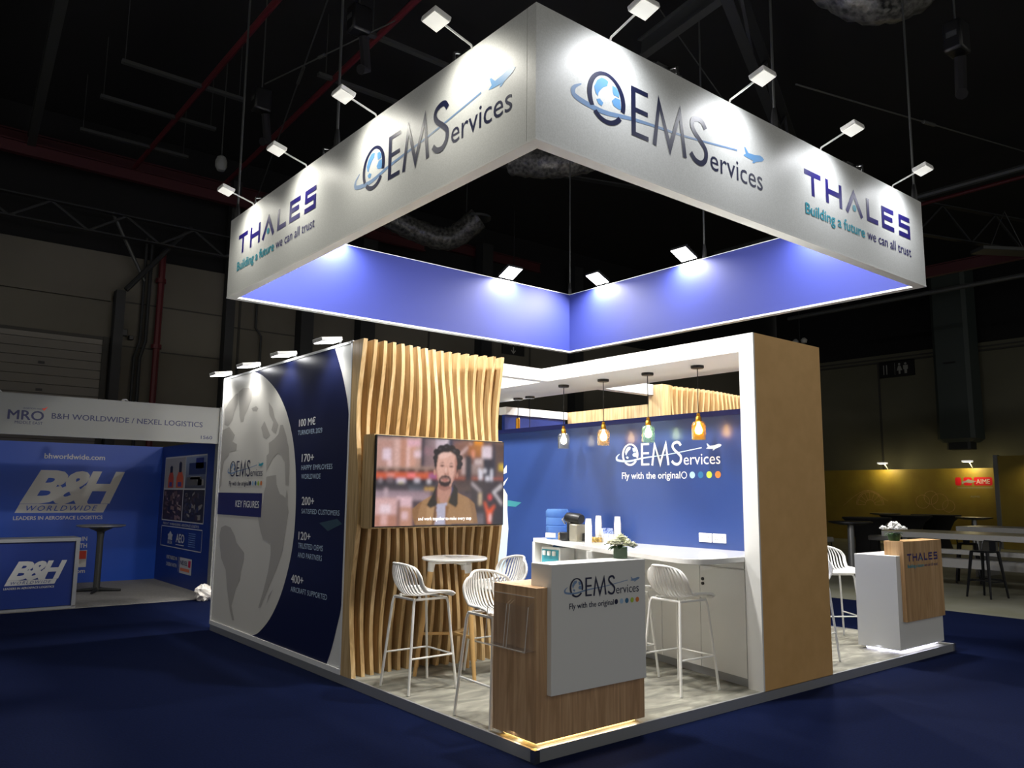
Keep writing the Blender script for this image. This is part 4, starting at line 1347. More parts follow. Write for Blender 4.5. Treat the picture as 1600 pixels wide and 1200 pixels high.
    S.text(mb, 'and work together to make every step', *q(510, 1060), .030, 'subtitle', w=.575, d=.004)
    mb.build('subtitle', t, world=True, smooth=False)
television()

# ------------------------------------------------------------------ bronze-faced portal and white beams
def portal():
    t = thing('portal_frame', 'white portal with bronze front face, its beam carrying the pendant lamps', 'portal', (2.95, .1, DZ))
    MB().box((2.43, .02, DZ), (3.49, .145, 2.875), 'white_m').build('pillar', t, world=True)
    fp = MB().box((2.45, 0, DZ), (3.49, .02, 3.025), 'gold').build('bronze_face', t, world=True)
    MB().box((2.43, .0, DZ), (2.45, .02, 3.025), 'white_m').build('edge_strip', t, world=True)
    MB().box((2.43, .02, 2.875), (3.34, LY, 3.025), 'white_m').build('top_beam', t, world=True)
portal()
for n, l, a, b in (('cross_beam', 'white cross beam running from the slat wall to the portal', (1.56, 2.64, 2.875), (2.43, 2.76, 3.005)),
                   ('cross_beam', 'far white cross beam behind the blue wall joining the oak panel', (3.1, 4.2, 2.665), (4.2, 4.35, 2.765)),
                   ('cross_beam', 'white cross beam from the portal to the second slat wall, over the third pendant lamp', (3.34, 2.64, 2.875), (4.2, 2.76, 3.005))):
    o = MB().box(a, b, 'white_m').build(n)
    tag(o, l, 'beam')

def blue_wall():
    t = thing('partition_wall', 'glossy navy partition wall with white logo above the white worktop', 'partition wall', (3.05, 2.2, DZ))
    pn = MB().box((3.0, .145, DZ), (3.1, 5.3, 2.44), 'blue_wall').build('panel', t, world=True)
    MB().box((2.99, .145, 2.40), (3.11, 5.3, 2.452), 'banner_blue').build('top_edge', t, world=True)
    S = Sheet((3.0, 0, 0), -Y, Z)
    globe_logo(S, pn, -2.139, 1.942, .575, 'white_ink', 'pale_ink', 'pale_ink', 'pale_ink', 'white_ink', 'white_ink', ['ring', 'dot_pale', 'dot_steel', 'dot_green', 'dot_orange'], sx=.571)
    # picture printed near the far end: a raised arm in white with a green chip
    mb = MB()
    S.poly(mb, [(-4.02, 1.555), (-3.75, 1.53), (-3.86, 1.475), (-4.02, 1.48)], 'chip_teal')
    S.poly(mb, [(-4.3, .6), (-4.06, .62), (-4.0, 1.2), (-4.03, 1.45), (-4.2, 1.5), (-4.3, 1.2)], 'pale_ink')
    S.poly(mb, [(-4.2, 1.5), (-4.03, 1.45), (-4.03, 1.62), (-4.1, 1.7), (-4.2, 1.66)], 'petal')
    S.poly(mb, [(-4.2, 1.72), (-4.02, 1.84), (-4.1, 1.74)], 'white_ink')
    S.poly(mb, [(-4.2, 1.86), (-4.05, 1.90), (-4.05, 2.0)], 'white_ink')
    mb.build('picture_print', pn, world=True, smooth=False)
blue_wall()
for i, (y0, l) in enumerate(((1.047, 'left'), (.885, 'right'))):
    t = thing('wall_socket', l+' of two white double power sockets on the navy partition wall', 'power socket', (3.0, y0-.075, 1.24))
    MB().box((2.988, y0-.15, 1.195), (3.0, y0, 1.28), 'outlet').build('face_plate', t, world=True, bevel=.003)
    S = Sheet((2.988, y0, 1.195), -Y, Z)
    mb = MB()
    for cx in (.04, .11):
        for dx, dz, w, h in ((0, .05, .003, .007), (-.011, .028, .005, .003), (.011, .028, .005, .003)):
            S.rect(mb, cx+dx-w, dz-h, cx+dx+w, dz+h, 'black', .001)
        S.rect(mb, cx-.006, .066, cx+.006, .076, 'fascia', .001)
    mb.build('sockets', t, world=True, smooth=False)

# second slatted wall and oak panel beyond the blue wall
def far_slat_wall():
    t = thing('slat_wall', 'second pale oak slat wall rising behind the navy partition', 'slatted wall', (5, 2.6, DZ))
    MB().box((4.2, 2.66, DZ), (5.95, 2.72, 2.99), 'slat').build('back_board', t, world=True)
    MB().box((4.2, 2.50, DZ), (4.36, 2.66, 3.0), 'slat').build('end_panel', t, world=True)
    fy = lambda x, z: 2.50-.03*cos(2*PI*(z-2.0)/1.65+2*PI*x/1.5)
    for i in range(16):
        x = 4.40+.097*i
        mb = MB()
        mb.prism(slat_profile(x, 2.66, fy, 3.0, 18), (.034, 0, 0), 'slat')
        mb.build('slat', t, world=True, smooth=False)
far_slat_wall()
t = thing('side_panel_wall', 'plain pale oak side panel left of the second slat wall', 'panel wall', (4.24, 3.4, DZ))
MB().box((4.2, 2.72, DZ), (4.28, 4.2, 2.765), 'slat').build('panel', t, world=True)
t = thing('rear_partition', 'dark blue-grey rear partition glimpsed under the far white beam', 'partition wall', (3.65, 4.27, DZ))
MB().box((3.11, 4.24, DZ), (4.19, 4.30, 2.663), 'bh_blue2').build('panel', t, world=True)
# ------------------------------------------------------------------ white worktop and cabinets along the blue wall
WT = 1.135
def worktop():
    t = thing('worktop', 'glossy white wedge-shaped worktop with rounded end along the navy wall', 'worktop', (2.6, 1.7, WT))
    front = [(2.72, 3.2), (2.40, 2.3), (2.091, 1.396), (1.982, .904), (1.901, .617), (1.85, .42), (1.835, .32), (1.855, .235), (1.92, .18), (2.04, .152), (2.2, .147)]
    pts = [(2.998, 3.2)] + front[:3] + smooth2(front[2:], 4)[1:] + [(2.998, .147)]
    MB().prism([(x, y, WT-.045) for x, y in pts], (0, 0, .045), 'white_gloss').build('slab', t, world=True, bevel=.004, angle=25)
worktop()
def cabinet():
    t = thing('base_cabinet', 'white base cabinet with two doors and open end shelf under the worktop', 'cabinet', (2.8, 1.5, DZ))
    fx = lambda y: 2.44+.19*(y-.15)
    top = WT-.045
    # door fronts
    cuts = [.16, .70, 1.25, 1.72]
    MB().prism([(fx(.15)+.022, .15, DZ+.07), (2.995, .15, DZ+.07), (2.995, 1.72, DZ+.07), (fx(1.72)+.022, 1.72, DZ+.07)], (0, 0, top-DZ-.07), 'white_m').build('carcass', t, world=True)
    MB().prism([(fx(.15)+.035, .15, DZ), (2.995, .15, DZ), (2.995, 3.1, DZ), (2.95, 3.1, DZ), (fx(1.72)+.035, 1.72, DZ)], (0, 0, .07), 'deck_trim').build('plinth', t, world=True)
    for a, b in ((.16, .698), (.704, 1.23), (1.236, 1.72)):
        d = MB().prism([(fx(a), a, DZ+.075), (fx(a)+.02, a, DZ+.075), (fx(b)+.02, b, DZ+.075), (fx(b), b, DZ+.075)], (0, 0, top-DZ-.145), 'white_m').build('door', t, world=True)
        if a == .16:
            for z in (.905, .865):
                MB().tube([(fx(.66)-.012, .66, z), (fx(.66)+.004, .66, z)], .014, 'black', 12).build('lock', d, world=True)
    MB().prism([(fx(.16)-.004, .16, top-.055), (fx(.16)+.02, .16, top-.055), (fx(1.72)+.02, 1.72, top-.055), (fx(1.72)-.004, 1.72, top-.055)], (0, 0, .05), 'white_m').build('top_rail', t, world=True)
    # open shelf box at the far end
    MB().box((2.71, 3.16, DZ), (2.995, 3.2, top), 'white_m').build('end_panel', t, world=True)
    MB().prism([(2.70, 3.16, .80), (2.995, 3.16, .80), (2.995, 1.74, .80), (2.46, 1.74, .80), (2.40, 2.3, .80)], (0, 0, .03), 'white_m').build('shelf', t, world=True)
    MB().box((2.15, 1.72, DZ), (2.995, 1.745, top), 'white_m').build('divider', t, world=True)
    MB().box((2.97, 1.745, DZ+.07), (2.995, 3.16, top), 'white_m').build('back_panel', t, world=True)
cabinet()

# ------------------------------------------------------------------ hanging banner ring
BX0, BX1, BY0, BY1, BZ0, BZ1 = .028, 6.015, .066, 6.09, 4.075, 5.09
def banner():
    t = thing('hanging_banner', 'square hanging fabric banner, white outside and blue inside, with printed logos', 'hanging banner', (3.02, 3.07, BZ0))
    th = .10
    MB().box((BX0, BY0, BZ0), (BX1, BY0+th-.004, BZ1), 'banner').build('front_face', t, world=True)
    MB().box((BX0, BY0+th, BZ0), (BX0+th-.004, BY1, BZ1), 'banner').build('left_face', t, world=True)
    MB().box((BX1-th+.004, BY0+th, BZ0), (BX1, BY1, BZ1), 'banner').build('right_face', t, world=True)
    MB().box((BX0+th, BY1-th+.004, BZ0), (BX1-th, BY1, BZ1), 'banner').build('back_face', t, world=True)
    e = .004
    for n, a, b in (('lining', (BX0+th, BY0+th-e, BZ0+.012), (BX1-th, BY0+th, BZ1-.01)), ('lining', (BX0+th-e, BY0+th, BZ0+.012), (BX0+th, BY1-th, BZ1-.01)),
                    ('lining', (BX1-th, BY0+th, BZ0+.012), (BX1-th+e, BY1-th, BZ1-.01)), ('lining', (BX0+th, BY1-th, BZ0+.012), (BX1-th, BY1-th+e, BZ1-.01))):
        MB().box(a, b, 'banner_blue').build(n, t, world=True)
    mb = MB()
    mb.box((BX0-.003, BY0-.003, BZ0-.012), (BX1+.003, BY0+th+.004, BZ0+.004), 'white_m')
    mb.box((BX0-.003, BY0+th, BZ0-.012), (BX0+th+.004, BY1+.003, BZ0+.004), 'white_m')
    mb.box((BX1-th-.004, BY0+th, BZ0-.012), (BX1+.003, BY1+.003, BZ0+.004), 'white_m')
    mb.box((BX0+th, BY1-th-.004, BZ0-.012), (BX1-th, BY1+.003, BZ0+.004), 'white_m')
    mb.build('bottom_trim', t, world=True)
    F = Sheet((0, BY0, 0), X, Z)
    globe_logo(F, t, .38, 4.39, 1.0, 'navy_ink', 'steel_ink', 'sky_ink', 'sky_ink')
    thin_letters(F, t, 3.47, 4.556, 1.0, 'logo_indigo', 'teal')
    L = Sheet((BX0, 0, 0), -Y, Z)
    globe_logo(L, t, -2.703, 4.385, 1.0, 'navy_ink', 'steel_ink', 'sky_ink', 'sky_ink')
    thin_letters(L, t, -5.765, 4.556, 1.0, 'logo_indigo', 'teal')
banner()

# outer stem lamps: local x points away from the banner face, origin on the top edge
TINT = [(1, .965, .86)]
def stem_lamp(t):
    MB().tube([(.03, 0, -.06), (-.01, 0, .02), (-.30, 0, .10)], .009, 'white_metal', 8).build('stem', t)
    mb = MB()
    mb.obox((-.34, 0, .105), (.075, 0, -.02), (0, .095, 0), (.006, 0, .022), 'white_pl')
    h = mb.build('housing', t, bevel=.008)
    MB().obox((-.344, 0, .079), (.066, 0, -.018), (0, .085, 0), (.0005, 0, .002), 'led_dim').build('led_face', h)
    lamp('flood_light', 'SPOT', t, (-.34, 0, .072), (.0, 0, -.95), P_OUT, TINT[0], .09, spot=145, blend=1.0)
sl = None
names = ('nearest to the front corner', 'second from the front corner', 'third from the front corner', 'farthest from the front corner')
for i in range(4):
    lab = 'white stem floodlight over the left banner face, '+names[i]
    if sl is None:
        sl = flood('banner_spotlight', lab, (BX0, .835, BZ1), 0, stem_lamp, 'stem floodlights over the banner')
    else:
        copy_tree(sl, (BX0, .835+1.5*i, BZ1), 0, lab)
TINT[0] = (.95, .965, 1)
sl = None
for i in range(4):
    lab = 'white stem floodlight over the right banner face, '+names[i]
    if sl is None:
        sl = flood('banner_spotlight', lab, (.777, BY0, BZ1), PI/2, stem_lamp, 'stem floodlights over the banner')
    else:
        copy_tree(sl, (.777+1.51*i, BY0, BZ1), PI/2, lab)

# inner flood panels hooked over the top edge: local x points to the inside of the ring
def inner_lamp(t):
    MB().tube([(-.05, 0, 0), (-.05, 0, .07), (.05, 0, .10)], .012, 'black', 8).build('bracket', t)
    mb = MB()
    mb.obox((.155, 0, .115), Vector((.136, 0, .063)), (0, .15, 0), Vector((-.42, 0, .91))*.02, 'black')
    for i in range(5):
        mb.obox((.045+.05*i, 0, .095+.0233*i), (.006, 0, .003), (0, .14, 0), Vector((-.42, 0, .91))*.018, 'black')
    h = mb.build('housing', t, bevel=.006)
    MB().obox((.165, 0, .094), Vector((.125, 0, .058)), (0, .138, 0), Vector((-.42, 0, .91))*.002, 'led').build('led_face', h)
    lamp('flood_light', 'AREA', t, (.168, 0, .085), (.168+.5, 0, .085-1.09), P_IN, NEUTRAL, .27, .27, spread=165)
il = None
for lab, loc, rz in (('black flood panel inside the back-left banner side, left of the inner corner', (4.5, BY1-.05, BZ1), -PI/2),
                     ('black flood panel near the left end of the back-left banner side, mostly hidden', (1.45, BY1-.05, BZ1), -PI/2),
                     ('black flood panel inside the back-right banner side just right of the inner corner', (BX1-.05, 5.2, BZ1), PI),
                     ('black flood panel inside the back-right banner side, second right of the inner corner', (BX1-.05, 3.4, BZ1), PI),
                     ('black flood panel near the right end of the back-right banner side, mostly hidden', (BX1-.05, 1.3, BZ1), PI),
                     ('black flood panel whose casing pokes over the left banner face nearest the front corner', (BX0+.05, 1.08, BZ1), 0),
                     ('black flood panel whose casing pokes over the middle of the left banner face', (BX0+.05, 3.44, BZ1), 0),
                     ('black flood panel whose casing pokes over the far end of the left banner face', (BX0+.05, 5.27, BZ1), 0),
                     ('flood panel with a bright edge poking over the right banner face above the tall letters', (1.57, BY0+.05, BZ1), PI/2),
                     ('flood panel with a bright edge poking over the right end of the right banner face', (4.64, BY0+.05, BZ1), PI/2)):
    if il is None:
        il = flood('flood_panel', lab, loc, rz, inner_lamp, 'flood panels inside the banner')
    else:
        copy_tree(il, loc, rz, lab)

for l, x, y in (('suspension rod at the far left end of the banner ring', .08, 6.03), ('suspension chain on the left banner face by the second lamp', .08, 3.24), ('suspension chain on the right banner face before the third lamp', 3.07, .116),
                ('suspension rod at the right end of the banner ring', 5.97, .116), ('suspension rod at the inner back corner of the banner ring', 5.97, 6.04), ('suspension rod over the back-right banner side beside the second flood panel', 5.97, 3.15)):
    t = thing('suspension_chain', l, 'chain', (x, y, BZ1))
    MB().tube([(x, y, BZ1+.2), (x, y, 10.2)], .014, 'steel_l', 6).build('chain', t, world=True)
    MB().tube([(x, y, BZ1-.01), (x, y, BZ1+.1), (x, y, BZ1+.22)], [.03, .035, .02], 'black', 8).build('hook', t, world=True)

# ------------------------------------------------------------------ pendant lamps
def pendant(name, label, x, y, zc, drop, tint, lit=True):
    t = thing(name, label, 'pendant lamp', (x, y, zc))
    MB().lathe([(.012, -.028), (.058, -.026), (.062, -.02), (.062, 0)], (x, y, zc), 'black', 24).build('ceiling_rose', t, world=True)
    zb = zc-drop
    MB().tube([(x, y, zc-.02), (x, y, zb)], .0045, 'black', 6).build('cord', t, world=True)
    if lit:
        MB().lathe([(.010, .03), (.018, .02), (.018, 0), (.026, -.01), (.03, -.05), (.022, -.055)], (x, y, zb), 'brass', 18).build('brass_cap', t, world=True)
        MB().lathe([(.024, -.05), (.05, -.058), (.064, -.082), (.066, -.10), (.066, -.225)], (x, y, zb), tint, 24, False, False).build('glass_shade', t, world=True)
        MB().lathe([(.014, -.055), (.016, -.08), (.032, -.115), (.037, -.14), (.027, -.168), (.001, -.178)], (x, y, zb), 'bulb', 14).build('bulb', t, world=True)
    else:
        MB().lathe([(.02, .01), (.028, 0), (.028, -.26), (.024, -.265)], (x, y, zb), 'brass', 16).build('tube_shade', t, world=True)
for i, (y, tn, col, cl, d, dr) in enumerate(((2.75, 'smoke', 'aab0b8', .85, 'smoky grey glass', .50), (2.12, 'amber_pale', 'f2d8b0', .88, 'pale amber glass', .49), (1.49, 'sea_green', 'bfe0d2', .88, 'sea green glass', .485), (.86, 'amber', 'f4cc6c', .85, 'deep amber glass', .485), (.23, 'orange', 'f6bc50', .8, 'orange amber glass, half hidden by the bronze pillar', .48))):
    K['tint_'+tn] = tinted('glass_'+tn, col, cl, .15)
    pendant('pendant_lamp', 'lit pendant lamp with brass cap and '+d, 2.78, y, 2.875, dr, 'tint_'+tn)
pendant('tube_pendant', 'slim brass tube pendant by the slat wall edge, left one', 3.2, 4.08, 2.875, .27, 'smoke', False)
pendant('tube_pendant', 'thin dark pendant cord with hidden shade, right of the slim brass tube', 3.2, 3.84, 2.875, .62, 'smoke', False)

# ------------------------------------------------------------------ front counters
def counter(name, label, x0, y0, body, panel, led, logo):
    t = thing(name, label, 'counter', (x0+.5, y0+.22, DZ))
    o = lambda a, b, c: (x0+a, y0+b, c)
    MB().box(o(0, 0, .11), o(1.0, .44, 1.045), body).build('body', t, world=True, bevel=.002)
    MB().box(o(.09, -.04, .385), o(.975, .16, 1.19), panel).build('front_panel', t, world=True, bevel=.002)
    pl = MB().box(o(.06, .06, DZ), o(.94, .38, .11), 'white_m').build('plinth', t, world=True)
    mb = MB()
    for a, b in (((.05, .048, .088), (.95, .06, .106)), ((.048, .06, .088), (.06, .38, .106)), ((.94, .06, .088), (.952, .38, .106))):
        mb.box(o(*a), o(*b), led)
    mb.build('led_strip', pl, world=True)
    c = (1, .9, .72) if led == 'led_warm' else (.86, .86, 1)
    for a, b, sx, sy in (((.5, .03, .106), (.5, -.0, DZ), .9, .05), ((.03, .22, .106), (0, .22, DZ), .05, .36)):
        lamp('strip_light', 'AREA', t, (a[0]-.5, a[1]-.22, a[2]-DZ), (b[0]-.5, b[1]-.22, b[2]-DZ), 1.0*sx if sx > sy else 1.0*sy, c, sx, sy)
    logo(t, Sheet((x0, y0-.04, 0), X, Z))
    return t
def logo_a(t, S):
    globe_logo(S, t, .203, .972, .298, 'navy_ink', 'steel_ink', 'steel_ink', 'steel_ink', 'navy_ink', 'navy_ink', ['dot_dark', 'dot_pale', 'dot_steel', 'dot_green', 'dot_orange'], d=.0015, sx=.296)
def logo_b(t, S):
    thin_letters(S, t, .16, .985, .315, 'logo_indigo', 'teal', d=.0015)
counter('reception_counter', 'oak front counter with white logo panel at the near platform corner', .015, .01, 'oak', 'white_m', 'led_warm', logo_a)
counter('reception_counter', 'white counter with oak logo panel at the far right platform end', 4.90, .06, 'white_m', 'oak2', 'led_cool', logo_b)

def brochure_holder():
    t = thing('brochure_holder', 'clear acrylic two-pocket brochure holder on the oak counter side', 'brochure holder', (0, .25, .66))
    x = .013
    MB().box((x-.003, .03, .655), (x, .445, .985), 'acrylic').build('back_plate', t, world=True)
    MB().prism([(x-.075, .03, .665), (x-.071, .03, .665), (x-.046, .03, .93), (x-.05, .03, .93)], (0, .415, 0), 'acrylic').build('front_plate', t, world=True)
    MB().box((x-.075, .03, .655), (x-.003, .445, .662), 'acrylic').build('floor_plate', t, world=True)
    for y in (.03, .215, .245, .442):
        MB().prism([(x-.075, y, .662), (x-.003, y, .662), (x-.003, y, .96), (x-.048, y, .93)], (0, .003, 0), 'acrylic').build('side_plate', t, world=True)
        MB().bar((x-.076, y+.0015, .662), (x-.049, y+.0015, .93), .004, .004, 'acrylic_edge').build('polished_edge', t, world=True)
    MB().bar((x-.076, .03, .659), (x-.076, .445, .659), .005, .007, 'acrylic_edge').build('polished_edge', t, world=True)
    MB().bar((x-.002, .03, .985), (x-.002, .445, .985), .004, .004, 'acrylic_edge').build('polished_edge', t, world=True)
brochure_holder()

# ------------------------------------------------------------------ bar stools and table
def bar_stool():
    """Seat front towards local +x, feet on z = 0."""
    t = thing('bar_stool', 'white slatted bar stool left of the round table against the slat wall', 'bar stool', (.3, 1.8, DZ), 0, 'white slatted bar stools')
    prof = smooth2([(.215, .735), (.17, .750), (.06, .738), (-.06, .732), (-.145, .752), (-.195, .82), (-.222, .90), (-.242, .995)], 5)
    n = len(prof)-1
    def pt(u, s):
        f = s*n
        i = min(int(f), n-1)
        a, b = prof[i], prof[i+1]
        x, z = a[0]+(b[0]-a[0])*(f-i), a[1]+(b[1]-a[1])*(f-i)
        if s < .12:
            w = .165+.05*sin(PI/2*s/.12)
        elif s < .8:
            w = .215-.01*sin(PI*(s-.12)/.68)
        else:
            w = .215-.075*((s-.8)/.2)**2.2
        bend = .016+.055*min(1, max(0, (s-.25)/.4))
        up = .055*sin(PI*min(1, max(0, (s-.1)/.65)))
        x += bend*u*u*(1.0 if s > .3 else s/.3)*1.2-.02*u*u*(1 if s < .1 else 0)
        z += up*u*u*(1-.4*s)
        if s > .85:
            z -= .03*((s-.85)/.15)*abs(u)**3
        return Vector((x, w*u, z))
    mb = MB()
    NR = 15
    for k in range(NR):
        uc = -1+2*(k+.5)/NR
        hw = .47/NR
        N = 22
        s0, s1 = .17, .985
        rows = []
        for j in range(N+1):
            s = s0+(s1-s0)*j/N
            a, b = pt(uc-hw, s), pt(uc+hw, s)
            ds = (pt(uc, min(1, s+.01))-pt(uc, max(0, s-.01)))
            nn = ds.cross(b-a).normalized()*.005
            rows.append((a+nn, b+nn, b-nn, a-nn))
        vs = [p for r in rows for p in r]
        fs = []
        for j in range(N):
            for q in range(4):
                fs.append((j*4+q, j*4+(q+1) % 4, (j+1)*4+(q+1) % 4, (j+1)*4+q))
        fs += [(3, 2, 1, 0), (N*4, N*4+1, N*4+2, N*4+3)]
        mb.add(vs, fs, 'white_pl')
    sh = mb.build('slatted_shell', t)
    mb = MB()
    mb.grid(lambda a, b: pt(-1+2*a, .18*b), 12, 5, 'white_pl')
    mb.build('seat_front', t, solid=.01)
    # raised cross band between seat and back
    rim = [pt(-1, s) for s in [i/26 for i in range(27)]]+[pt(-1+2*i/12, 1.0) for i in range(1, 12)]+[pt(1, 1-i/26) for i in range(27)]+[pt(1-2*i/12, 0) for i in range(1, 12)]
    MB().tube(rim, .0105, 'white_pl', 8, closed=True).build('rim', t)
    pts = [(-.155, -.155), (.155, -.155), (.155, .155), (-.155, .155)]
    MB().tube([(x, y, .715) for x, y in pts], .010, 'white_metal', 8, closed=True).build('seat_frame', t)
    for sx in (-1, 1):
        for sy in (-1, 1):
            MB().tube([(sx*.14, sy*.14, .716), (sx*.157, sy*.157, .705), (sx*.165, sy*.163, .67), (sx*.225, sy*.215, .004)], .0108, 'white_metal', 10).build('leg', t)
    f = lambda z: .165+.06*(.67-z)/.67
    zf = .27
    a, b = f(zf), .163+.052*(.67-zf)/.67
    for p, q in (((a, -b), (a, b)), ((a, -b), (-a, -b)), ((a, b), (-a, b))):
        MB().tube([(*p, zf), (*q, zf)], .0075, 'white_metal', 8).build('foot_rest', t)
    mb = MB()
    for sx in (-1, 1):
        for sy in (-1, 1):
            mb.tube([(sx*.10, sy*.145, .712), (sx*.10, sy*.145, .735)], .012, 'white_metal', 8)
    mb.build('seat_mount', t)
    return t
st = bar_stool()
for x, y, a, l in ((.262, .71, 267, 'white slatted bar stool right behind the oak front counter, near the platform edge'),
                   (1.18, 1.86, 180, 'white slatted bar stool right of the round table, only its back showing over the counter'),
                   (1.985, .49, -3, 'white slatted bar stool at the worktop, the fully visible one near the cabinet lock'),
                   (1.96, 1.10, -6, 'white slatted bar stool at the worktop, mostly hidden behind the front counter'),
                   (5.22, .93, 236, 'white slatted bar stool behind the far right counter, facing the aisle'),
                   (3.84, .45, 186, 'white slatted bar stool just peeking out behind the bronze pillar edge')):
    copy_tree(st, (x, y, DZ), math.radians(a), l)

def bistro_table():
    cx, cy = .765, 1.985
    t = thing('bistro_table', 'round white high table with three beech legs under the television', 'table', (cx, cy, DZ))
    MB().lathe([(.26, 1.0), (.285, 1.008), (.29, 1.018), (.285, 1.028), (.001, 1.03)], (cx, cy, DZ-.025), 'white_gloss', 48).build('table_top', t, world=True)
    mb = MB()
    for i in range(3):
        a = math.radians(150+120*i)
        mb.bar((cx, cy, 1.035), (cx+.22*cos(a), cy+.22*sin(a), 1.03), .05, .025, 'white_pl')
    mb.build('under_frame', t, world=True)
    P = []
    for i in range(3):
        a = math.radians(150+120*i)
        p0 = Vector((cx+.20*cos(a), cy+.20*sin(a), 1.03))
        p1 = Vector((cx+.325*cos(a), cy+.325*sin(a), DZ))
        MB().tube([p0, p0.lerp(p1, .08)], [.034, .028], 'white_pl', 12).build('leg_socket', t, world=True)
        MB().tube([p0.lerp(p1, .07), p0.lerp(p1, .4), p1], [.026, .025, .016], 'beech', 12).build('leg', t, world=True)
        P.append(p0.lerp(p1, .63))
    c = sum(P, Vector())/3
    mb = MB()
    for p in P:
        mb.bar(c, p, .02, .022, 'beech')
    mb.build('stretcher', t, world=True)
    # small grey leaf pattern printed in the middle of the top
    S = Sheet((cx, cy, DZ+1.005), X, Y)
    mb = MB()
    for i in range(8):
        a = 2*PI*i/8
        for r0, r1 in ((.03, .10), (.11, .16)):
            c0, s0 = cos(a), sin(a)
            S.poly(mb, [(r0*c0, r0*s0), ((r0+r1)/2*c0-.022*s0, (r0+r1)/2*s0+.022*c0), (r1*c0, r1*s0), ((r0+r1)/2*c0+.022*s0, (r0+r1)/2*s0-.022*c0)], 'grey_metal', .001)
    mb.build('table_print', t, world=True, smooth=False)
bistro_table()

# ------------------------------------------------------------------ flowers
def petal_rose(mb, c, r, k, R):
    c = Vector(c)
    for ring, (n, rr, op, h) in enumerate(((3, .35, .25, .9), (5, .6, .6, .75), (6, .9, 1.05, .45))):
        for i in range(n):
            a = 2*PI*(i+.5*ring)/n+R.uniform(-.15, .15)
            d, tt = Vector((cos(a), sin(a), 0)), Vector((-sin(a), cos(a), 0))
            w = r*(.5+.22*ring)
            mb.grid(lambda u, v: c+d*(rr*r*(v**.7)*(.35+op*v*.6))+tt*((u-.5)*2*w*sin(PI*(.15+.75*v)))+Vector((0, 0, r*(h*v-.25)+.12*r*cos((u-.5)*PI)))-d*(.25*r*(2*abs(u-.5))**2), 4, 4, k)
def leafs(mb, base, n, R, r0, r1, zt, k):
    for i in range(n):
        a = 2*PI*i/n+R.uniform(-.3, .3)
        d, tt = Vector((cos(a), sin(a), 0)), Vector((-sin(a), cos(a), 0))
        L, z = R.uniform(r0, r1), R.uniform(*zt)
        w = L*.22
        b = Vector(base)
        mb.grid(lambda u, v: b+d*(L*v)+tt*((u-.5)*2*w*sin(PI*min(1, .08+.92*v)))+Vector((0, 0, z*v-.5*L*v*v+.01*abs(u-.5))), 3, 5, k)
def rose_vase():
    p = (.895, .115, 1.19)
    t = thing('flower_vase', 'glass vase of ivory roses on the near oak counter', 'vase of flowers', p)
    R = random.Random(11)
    x, y, z = p
    MB().lathe([(.046, 0), (.05, .004), (.05, .078), (.0475, .078), (.0475, .01), (.001, .008)], p, 'vase', 28, True, False).build('glass_vase', t, world=True)
    mb = MB()
    leafs(mb, (x, y, z+.012), 1, R, .03, .04, (.03, .05), 'leaf')
    mb.lathe([(.043, .01), (.0445, .015), (.0445, .07), (.02, .074)], p, 'leaf', 20)
    mb.build('leaf_wrap', t, world=True)
    mb = MB()
    leafs(mb, (x, y, z+.075), 11, R, .08, .125, (.03, .075), 'leaf')
    mb.build('foliage', t, world=True, solid=.0015)
    for dx, dy, dz, r in ((0, 0, .135, .058), (-.065, -.02, .112, .047), (.06, .015, .118, .05), (.01, -.065, .10, .05), (.02, .06, .12, .045), (-.035, .05, .11, .04), (.085, -.045, .09, .038)):
        mb = MB()
        petal_rose(mb, (x+dx, y+dy, z+dz), r, 'petal', R)
        mb.build('rose', t, world=True, solid=.0012)
rose_vase()
def orchid_pot():
    p = (5.10, .16, 1.19)
    t = thing('flower_pot', 'white flowers in a dark green pot on the far right counter', 'pot of flowers', p)
    R = random.Random(4)
    x, y, z = p
    MB().lathe([(.05, 0), (.06, .03), (.062, .07), (.055, .075)], p, 'leaf', 20).build('pot', t, world=True)
    mb = MB()
    leafs(mb, (x, y, z+.07), 10, R, .07, .12, (.0, .06), 'leaf')
    mb.build('foliage', t, world=True, solid=.0015)
    for i in range(13):
        a, q = R.uniform(0, 2*PI), R.uniform(.02, .11)
        mb = MB()
        petal_rose(mb, (x+q*cos(a), y+q*sin(a), z+.12+.06*(1-q/.11)+R.uniform(-.01, .01)), .038, 'petal_w', R)
        mb.build('blossom', t, world=True, solid=.001)
orchid_pot()

# ------------------------------------------------------------------ things on the worktop
def water_bottle():
    p = (2.83, 2.90, WT)
    t = thing('water_bottle', 'large blue ribbed water bottle at the left end of the worktop', 'water bottle', p)
    MB().lathe([(.125, 0), (.135, .015), (.135, .06), (.128, .07), (.135, .08), (.135, .14), (.127, .15), (.135, .16), (.135, .225), (.129, .24), (.137, .255), (.137, .31), (.12, .335), (.001, .338)], p, 'bottle', 36).build('bottle_body', t, world=True)
    S = Sheet((2.83-.139, 2.90+.06, WT+.03), -Y, Z)
    mb = MB()
    mb.grid(lambda u, v: (p[0]-.1375*cos((u-.5)*1.3), p[1]-.1375*sin((u-.5)*1.3), WT+.02+.05*v), 8, 1, 'paper')
    mb.build('paper_label', t, world=True)
    MB().tube([(2.83+.02, 2.765, WT+.16), (2.85, 2.75, WT+.2), (2.85, 2.75, WT+.29), (2.85, 2.765, WT+.32)], .011, 'bottle', 8).build('grip', t, world=True)
water_bottle()
